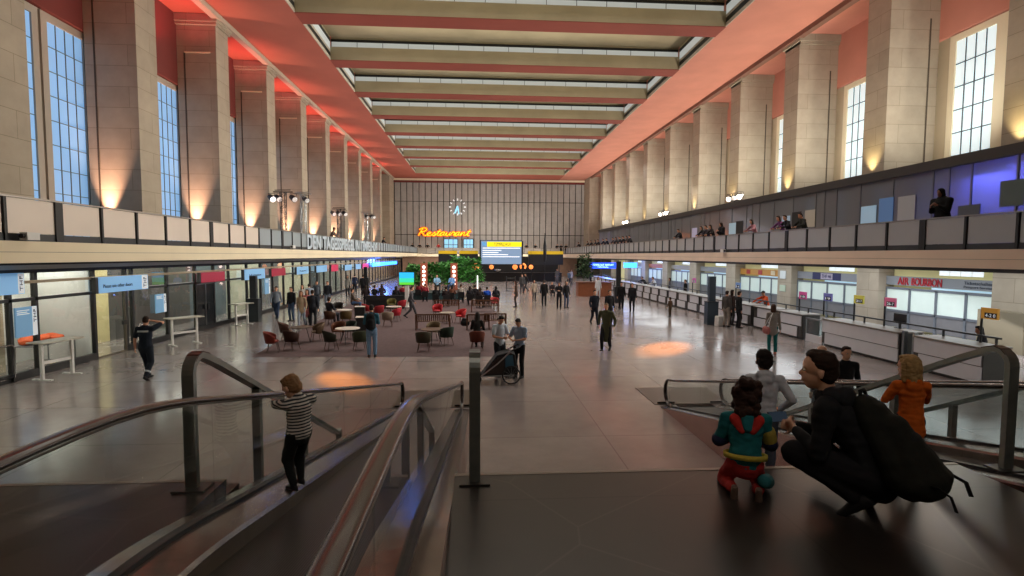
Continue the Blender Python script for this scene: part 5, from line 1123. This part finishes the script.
q = atz(505,382); person(SH, (q.x-.12,q.y+.75,.001), -150, 'man in a white shirt looking down, left of the pair behind the bike trailer', 'b9c4d0', '20242c', '1a1412', 'a', '1a1a1c')
person(SH, (q.x+.42,q.y+.5,.001), 150, 'man in a pale blue shirt looking down, right of the pair behind the bike trailer', '8fa3bd', '17181c', '1c1614', 'a', '1a1a1c', scale=.97)
MAN = figure(hl=(-.22,.08,.95), hr=(.22,.08,.95), vox=.014, hair='short')
p = aty(845,372,9.2); person(MAN, (p.x,9.2,.001), 172, 'man in a black jacket facing the camera below the right counters', '15171b', '1c1e22', '2a1c14', 'c', '17181a', eyes=True)
p = aty(823,360,9.5); person(figure(hair='bald', vox=.015), (p.x,9.5,.001), 20, 'balding man half hidden behind the man in the black jacket', '4a4a50', '2c2e34', '7a6a5c', 'c', scale=.98)
# walkers along the left front
at(277,319,'walk',190,'man in a grey jacket over a pink shirt walking along the left front',top='7c8794',bot='2d3c55',skin='a')
at(292,321,'stand',160,'person in a black jacket and jeans at the left of the walking group',top='1d1e22',bot='3a4c66',hair='1a1412')
at(302,328,'walk_f',185,'person in a beige jacket at the front of the walking group',top='a08e76',bot='8791a0',hair='6b4a30')
at(308,326,'coat',170,'person in a pink coat partly hidden in the walking group',top='b06a6c',bot='22242a',hair='2a1c14')
at(313,327,'stand',10,'person in a dark jacket with the back turned at the right of the walking group',top='20242c',bot='1b1d22')
at(303,316,'stand_f',180,'person in a pale top at the back of the walking group',top='c7c3c0',bot='343a48')
at(310,314,'phone',30,'tall person in a light grey jacket behind the walking group',top='8d98a8',bot='39404c')
at(317,308,'walk',200,'person in grey walking behind the group near the shop front',top='4c545e',bot='2a3038')
at(328,309,'stand',180,'person in a dark jacket and light jeans standing alone in the left aisle',top='262930',bot='75808e')
at(348,297,'stand_f',170,'person in a light grey jumper far down the left aisle',top='9c9a96',bot='26282e')
at(355,294,'walk',20,'person in a dark blue jacket far down the left aisle',top='2a3550',bot='2a2c34'); at(363,296,'stand',0,'person in black standing near the blue light at the far left',top='1c1d22',bot='1f2026')
at(411,318,'walk',-85,'person in a grey coat walking across the lounge to the right',top='54545a',bot='3c3c42',hair='2a201a')
# seated in the lounge
at(330,324,'sit',-30,'person in a dark coat sitting in a brown tub chair',top='22262c',bot='2a2c34',dz=-.02)
at(353,311,'sit',-70,'person with stretched legs sitting at the back left of the rug',top='5e544c',bot='3f5578'); at(366,305,'sit_f',10,'dark dressed person sitting behind the red chairs at the left',top='2a2024',bot='1c1e24'); at(375,305,'sit',-20,'person in a black coat sitting behind the red chairs',top='1e1e24',bot='1c1e24')
at(382,303,'sit_f',5,'person sitting at the left end of the back black bench',top='302c3c',bot='1c1e24')
at(477,349,'sit_f',-10,'person in dark clothes sitting with the back turned in the front right chair',top='22201f',bot='2c2a2c',hair='1c1614')
sp = ['person in a pale blue shirt seated left on the stage','person in a light blue jacket seated right on the stage']
person(fig('sit'), (-3.15,41.15,.54), 195, sp[0], '7fa8c8','262a30'); person(fig('sit'), (-2.0,41.15,.54), 165, sp[1], '6a98d0','2a3a58')
crowd = [(396,306,'1c1c20','b'),(403,303,'8a2a34','c'),(419,300,'7c2430','a'),(425,302,'94303a','c'),(436,306,'1a1a1e','a'),(446,307,'2a2022','a'),(452,304,'6e4636','c'),(461,303,'b0a8a0','c'),(470,306,'1c1c22','b'),(475,304,'221e22','a'),(480,308,'2a2426','c'),(487,307,'1d4fb8','a'),(496,306,'24242c','c')]
cl = ['bald looking person in black left in the audience','person in dark red by the screen stand','person in wine red before the stage','person in red left of the stage','person in black sitting centrally before the stage','person in dark brown right of the centre before the stage','person in a brown jacket before the right bulb column','person in a pale jacket at the stage end','person in black in the right part of the audience','long haired person in black right of the white light tube','person in dark brown behind the farther bench','person in a bright blue jacket','person in charcoal at the right end of the audience']
for i,(px,py,h,s) in enumerate(crowd):
    x = atz(px,py); person(fig('sit' if i%2 else 'sit_f'), (x.x,x.y,.001), [0,8,-8,5][i%4], cl[i], h, '1d1f25', ['1c1614','3a2a20','2a1d16'][i%3], s)
    t = empty('audience_chair', (x.x,x.y,.007), R([0,8,-8,5][i%4]), 'dark chair under the '+cl[i].replace('bald looking ',''), 'chair', 'audience chairs'); MB().box(-.22,.22,-.22,.22,.38,.42).build('seat', black, t); MB().box(-.22,.22,-.27,-.23,.42,.8).build('backrest', black, t)
    for a in (-.19,.19):
        for b_ in (-.19,.19): MB().cyl((a,b_,0),(a,b_,.38),.015,n=6).build('leg', black, t)
# open floor on the right
at(606,351,'walk_coat',150,'person in an olive green coat striding across the middle of the floor',top='4a4c38',bot='1c1c20',hair='6a5a48')
at(594,325,'walk',185,'man in a dark jacket walking behind the olive coat, blue light on the floor',top='1e2430',bot='1b1f2a'); at(609,326,'stand',200,'person in black just behind the olive coat',top='1a1a1e',bot='1c1c20',hair='4a3a2c')
at(621,310,'stand',170,'person in black standing in front of the thin dark pillar',top='141416',bot='151518'); at(632,312,'stand',150,'man in black standing right of the thin dark pillar',top='16161a',bot='17171b')
at(598,299,'stand_f',180,'person in white near the orange brown desk',top='d0d4d8',bot='c0c4c8'); at(670,317,'child',30,'small child in brown standing before the far counters',top='5c4632',bot='4a3e30',scale=.62,cat='person')
at(516,307,'stand_f',80,'person in a brown jacket standing left in the open floor before the bar',top='4a3a32',bot='2c2824'); at(522,294,'stand',170,'person in grey before the shelf rack',top='4c4c50',bot='3a3a40'); at(526,292,'walk',120,'person in dark grey right of the shelf rack',top='2c2c30',bot='303036')
at(534,301,'stand_f',190,'person in a pale jacket with a bag in the far middle of the floor',top='a89a8c',bot='2a2a2e',scale=.9); at(544,306,'stand',0,'person all in black with the back turned in the far middle of the floor',top='121214',bot='131316')
at(559,309,'phone_f',170,'left of the pair in dark clothes, looking at something white in the hands',top='1a1a1e',bot='191a20'); at(566,308,'stand_f',200,'right of the pair in dark clothes, in blue jeans',top='1c1c20',bot='3a4660')
at(552,296,'sit',180,'person crouching low beside the pair in dark clothes',top='2a2428',bot='1c1c20',dz=-.15); at(557,283,'stand',160,'person in grey before the far right wall',top='5a5a60',bot='6a6a70'); at(569,286,'walk',30,'person in a blue grey jacket walking off at the far right wall',top='5c6c80',bot='3a3c44'); at(571,284,'stand_f',200,'person in pale clothes beside the walker at the far right wall',top='a8a09a',bot='4a4a50')
# at the counters
at(726,327,'stand',-60,'person in a grey jacket at the left of the group before the counter',top='4a4644',bot='8a8078'); at(731,325,'stand_f',-80,'person in dark brown in the middle of the group before the counter',top='3a2c28',bot='2c2a2c'); at(738,328,'stand',-90,'person in black at the right of the group before the counter',top='1a1c1e',bot='1c1c20')
q = atz(720,326); t = empty('carrier_bag', (q.x,q.y,.001), R(20), 'white carrier bag standing beside the group at the counter', 'bag'); mb = MB(); mb.prism([(-.25,0),(.25,0),(.22,.5),(-.22,.5)],'y',-.14,.14); mb.build('bag_body', mat('white_bag', C('c6c4c0'), .6, noise=.1, scale=8), t, bevel=.03); MB().tube([(-.1,0,.5),(-.08,0,.68),(.08,0,.68),(.1,0,.5)],.012).build('handle', white, t)
person(fig('counter'), (14.55,25.6,.001), 85, 'man in an orange jacket and dark cap leaning over the counter', 'c0481c', '2a2c30', '2a1d16', 'b') if False else None
CAP = figure(**{**POSES['counter'], 'hair':'cap', 'lean':24, 'vox':.016}); person(CAP, (14.35,25.4,.001), 95, 'man in an orange jacket and dark cap leaning over the counter', 'c24a1e', '2a2c30', '1a1a1c', 'b')
p = atz(772,354); person(fig('stand_f'), (p.x,p.y,.001), -20, 'woman in a grey waistcoat and teal trousers standing before the counters', '8f8a84', '1f6d6c', '4a3428', 'c', 'b06a5a')
t = empty('shoulder_bag', (p.x-.28,p.y-.08,.95), 0, 'white and red shoulder bag of the woman in teal trousers', 'bag'); mb = MB(); mb.cap((0,-.1,-.1),(0,.1,-.1),.14,.14,(0,0,1),.5); me = remesh(mb,.015,3); o = bpy.data.objects.new('bag_body', me); COL.objects.link(o); o.parent = t; me.materials.append(mat('bag_pattern', C('9a5a58'), .7, noise=.5, scale=18)); MB().tube([(0,-.12,0),(.1,-.05,.3),(.2,0,.48),(.1,.05,.3),(0,.12,0)],.012).build('strap', white, t)
p = aty(980,345,14.2); person(fig('sit_f'), (14.35,13.9,.12), 60, 'dark haired clerk sitting behind the nearest counter at the right edge', '22242a', '22242a', '1a1210', 'b')
person(fig('counter'), (14.35,44.5,.001), 90, 'person in black leaning far over a distant counter', '141416','1c1c20'); person(fig('rail'), (14.35,42.0,.001), 90, 'person in white behind a distant counter', 'c8ccd4','2c2c30'); person(fig('stand'), (14.6,36.0,.001), 90, 'person in black behind a middle counter', '1c1c22','1c1c20'); person(fig('stand_f'), (14.6,39.0,.001), 90, 'grey dressed person behind a distant counter', '6a6a70','2c2c30'); person(fig('stand'), (12.4,57,.001), -80, 'person in dark blue at the farthest counters', '25304a','22242c')
# on the galleries
def rail_r(px, f, label, head=90, x=14.05, **k):
    p = atx(px, 240, x-.0); return person(fig(f), (x, p.y, 3.592), head, label, **k)
rail_r(939,'rail_hood','person in a black hooded coat leaning on the right gallery railing',95,top='0f1012',bot='17181c',hair='0f1012',skin='d',hairname='hood',topname='coat',scale=1.08)
for px,f,h,lab in ((702,'rail_f','1c1a1c','left of three dark figures leaning on the railing by the orange office'),(706.5,'rail','39333a','middle of three figures leaning on the railing by the orange office'),(711,'rail_f','221c1c','right of three dark figures leaning on the railing by the orange office'),(721,'rail_hood','17171a','single figure in black right of the three at the railing'),
 (752,'rail_f','9a6a72','person in pinkish clothes bending low over the railing'),(779,'rail_f','6a3a68','person in purple leaning on the railing'),(785.5,'rail','1c1c22','person in black right beside the one in purple'),(801,'rail','2c2e2a','person in dark olive leaning on the railing before the dark doorway'),(679,'rail','202024','single dark figure at the middle of the right railing'),
 (613.5,'rail','3a3438','first of the dark figures at the far end of the office glass'),(616.5,'rail_f','202024','second of the dark figures at the far end of the office glass'),(620,'rail','26262c','third of the dark figures at the far end of the office glass'),(623.5,'rail','1c1c20','fourth of the dark figures at the far end of the office glass'),(627,'rail_f','3a302c','fifth of the dark figures at the far end of the office glass'),(630,'rail','202024','sixth of the dark figures at the far end of the office glass'),
 (603.5,'rail','1c2030','left of the two figures in the blue light on the right gallery'),(607,'rail','1c2030','right of the two figures in the blue light on the right gallery'),(598.5,'rail','1c1c20','dark figure next left of the blue light'),(595.5,'rail_f','2a2a2e','slim dark figure left of the blue light'),(591.5,'rail','1e1e22','dark figure at the pale end panels'),(588,'rail_f','262628','farther dark figure at the pale end panels'),(579,'rail','18181a','farthest dark figure on the right railing')):
    rail_r(px,f,lab,top=h,bot='1c1c20')
def rail_e(px, label, h): p = aty(px,246,85.5); person(fig('rail'), (p.x,86.45,3.602), 180, label, h, '1c1c20')
for px,h,lab in ((411.7,'1a1a1c','dark figure at the left end of the far gallery'),(427,'1e1e20','dark figure left of the one in red on the far gallery'),(438,'a02a30','person in red on the far gallery beside the sign box'),(419,'2a2628','dark figure second from the left on the far gallery'),(558,'18181a','first dark figure right of the wide sign box on the far gallery'),(562,'1c1c1e','second dark figure right of the wide sign box on the far gallery'),(567,'26221e','third dark figure right of the wide sign box on the far gallery'),(527,'1a1a1c','dark figure behind the left part of the wide sign box'),(536,'1c1c1e','dark figure behind the middle of the wide sign box')): rail_e(px,lab,h)
p = atx(334,236,-10.3); person(fig('rail'), (-10.35,p.y,3.642), -90, 'lone figure at the left gallery railing between the lighting masts', '6a5a50','2c2c30')
p = atx(384,244,-10.3); person(fig('rail'), (-10.35,p.y,3.642), -90, 'small dark figure at the far end of the left gallery railing', '2a2628','2c2c30')
# slender dark statue-like banner pole by the far sign box
q = aty(545,236,66); t = empty('banner_pole', (q.x,66,0), 0, 'tall dark pole before the wide yellow banded sign box', 'pole'); MB().cyl((0,0,0),(0,0,6.2),.05).build('pole', black, t); mb = MB(); mb.lathe([(.12,2.6),(.22,3.0),(.22,4.6),(.12,5.2),(.05,6.0)], n=12); mb.build('furled_banner', mat('banner_dark', C('17191c'), .7), t)
# little camera boxes on the gallery edges
for px,py,X,lab in ((30,239,-9.6,'small white device on the edge of the left gallery near the left border'),(293,248,-9.6,'small white device on the edge of the left gallery below the masts'),(723,252,13.35,'small white device on the edge of the right gallery')):
    q = atx(px,py,X); t = empty('surveillance_camera', q, 0, lab, 'camera'); MB().box(-.08,.08,-.16,.16,-.02,.14).build('housing', white, t); MB().cyl((0,-.16,.06),(0,-.22,.06),.05).build('lens', black, t); MB().box(-.09 if X < 0 else .0,.0 if X < 0 else .09,-.04,.04,0,.08).build('bracket', darkgrey, t)

# ------------------------------------------------------------------ light
w = bpy.data.worlds.new('world'); SC.world = w; w.use_nodes = True; w.node_tree.nodes['Background'].inputs[0].default_value = (.35,.4,.5,1); w.node_tree.nodes['Background'].inputs[1].default_value = .3
SC.view_settings.view_transform = 'Standard'; SC.view_settings.look = 'None'; SC.view_settings.exposure = 0; SC.view_settings.gamma = 1
for i, y in enumerate(ys):
    if y > 8: lamp('AREA', 'coffer_fill', (2.17, y+2.8, 17.1), 150, (1,.92,.72), 20, (2.17, y+2.8, 19), sy=3)  # added fill, no real fitting: brightens the coffer ceilings from below
    if y > 15: lamp('AREA', 'coffer_light', (2.17, y+2.6, 18.0), 640, (1,.94,.87), 22, (2.17, y+2.6, 0), sy=4, spread=125)
for k in range(-1, 9):
    y = P0+PITCH*k
    lamp('SPOT', 'left_uplight', (-15.95, y-.36, 4.4), 4200, (1,.55,.36), .05, (-15.9, y-.16, 9), 46, 1)
    if k < 8: lamp('SPOT', 'right_uplight', (18.98, y+.72, 7.25), 420, (1,.76,.36), .05, (19.2, y+.72, 10), 75, 1)
    lamp('SPOT', 'right_flood', (18.2, y-5.2, 7.4), 1900, (1,.94,.82), .2, (20.2, y-.7, 11), 85, 1)
    lamp('SPOT', 'red_spot', (-15.6, y-2.2, 13.8), 420, (1,.06,.09), .15, (-15.6, y-2.0, 17), 120, 1)
    lamp('AREA', 'right_soffit_flood', (17.9, y+3, 7.6), 300, (1,.82,.68), 2.5, (8, y+4, 17), sy=1)
    lamp('AREA', 'cross_fill', (17.8, y+1, 7.9), 420, (1,.93,.8), 1.5, (XL, y+1, 9.5), sy=.8, spread=100)  # added fill from the right to lighten the left pillars' hall faces
    lamp('AREA', 'left_soffit_flood', (-13.6, y+3, 4.8), 90, (1,.7,.6), 2.5, (-7, y+3, 17), sy=1, spread=100)
lamp('AREA', 'shop_light', (-13.4, 40, 3.0), 1900, (1,.96,.86), 1.6, (-13.4,40,0), sy=90)
lamp('AREA', 'counter_light', (17, 36, 3.0), 1900, (.92,.97,1), 4.0, (17,36,0), sy=80)
lamp('AREA', 'office_light', (18.3, 36, 6.7), 650, (.95,.95,1), .9, (18.3,38,0), sy=80)
lamp('AREA', 'end_fill', (2, 79, 7.5), 700, (1,.97,.93), 16, (2,93,11), sy=1)  # free-hanging fill added to brighten the end wall
lamp('AREA', 'office_blue', (18.0, 17.2, 6.6), 330, (.14,.16,1), 1.3, (18.9,17.2,5.2), sy=.4); lamp('AREA', 'office_blue', (18.0, 76.5, 6.6), 200, (.1,.12,1), 1.6, (18.9,76.5,5), sy=.4)
lamp('AREA', 'office_orange', (18.0, 38.5, 3.8), 110, (1,.3,.12), 4, (18.9,38.5,5.2), sy=.3)
lamp('POINT', 'left_blue', (-11.5, 66, 2.5), 200, (.1,.25,1), .5); lamp('POINT', 'right_blue', (15, 60, 2.2), 300, (.1,.25,1), .5)
for px,py,en in ((665,348,150000),(345,381,80000)):
    p = atz(px,py); lamp('SPOT', 'orange_spot', (-12.2 if px < 600 else 17.6, p.y+14, 8.6), en, (1,.30,.02), .1, p, 6 if px > 600 else 5, 1)
lamp('AREA', 'end_under_fill', (1, 80, 2.9), 500, (1,.85,.7), 22, (1,87,1.4), sy=.5)  # added fill for the wall under the end gallery, too dark otherwise
lamp('SPOT', 'stage_fill', (-2.5, 34, 7), 1500, (1,.95,.85), .3, (-2.3,43,1.6), 40, .6)  # added fill that lifts the green of the stage plants
lamp('AREA', 'entrance_fill', (2, -3, 12), 190, (1,.85,.75), 10, (2,2,0), sy=5)  # unseen fill behind the camera, added to brighten the landing
bpy.data.scenes.remove(WS)
for o in SC.objects:
    if 'label' in o and len(o['label'].split()) > 16: print('LONG', o.name, o['label'])
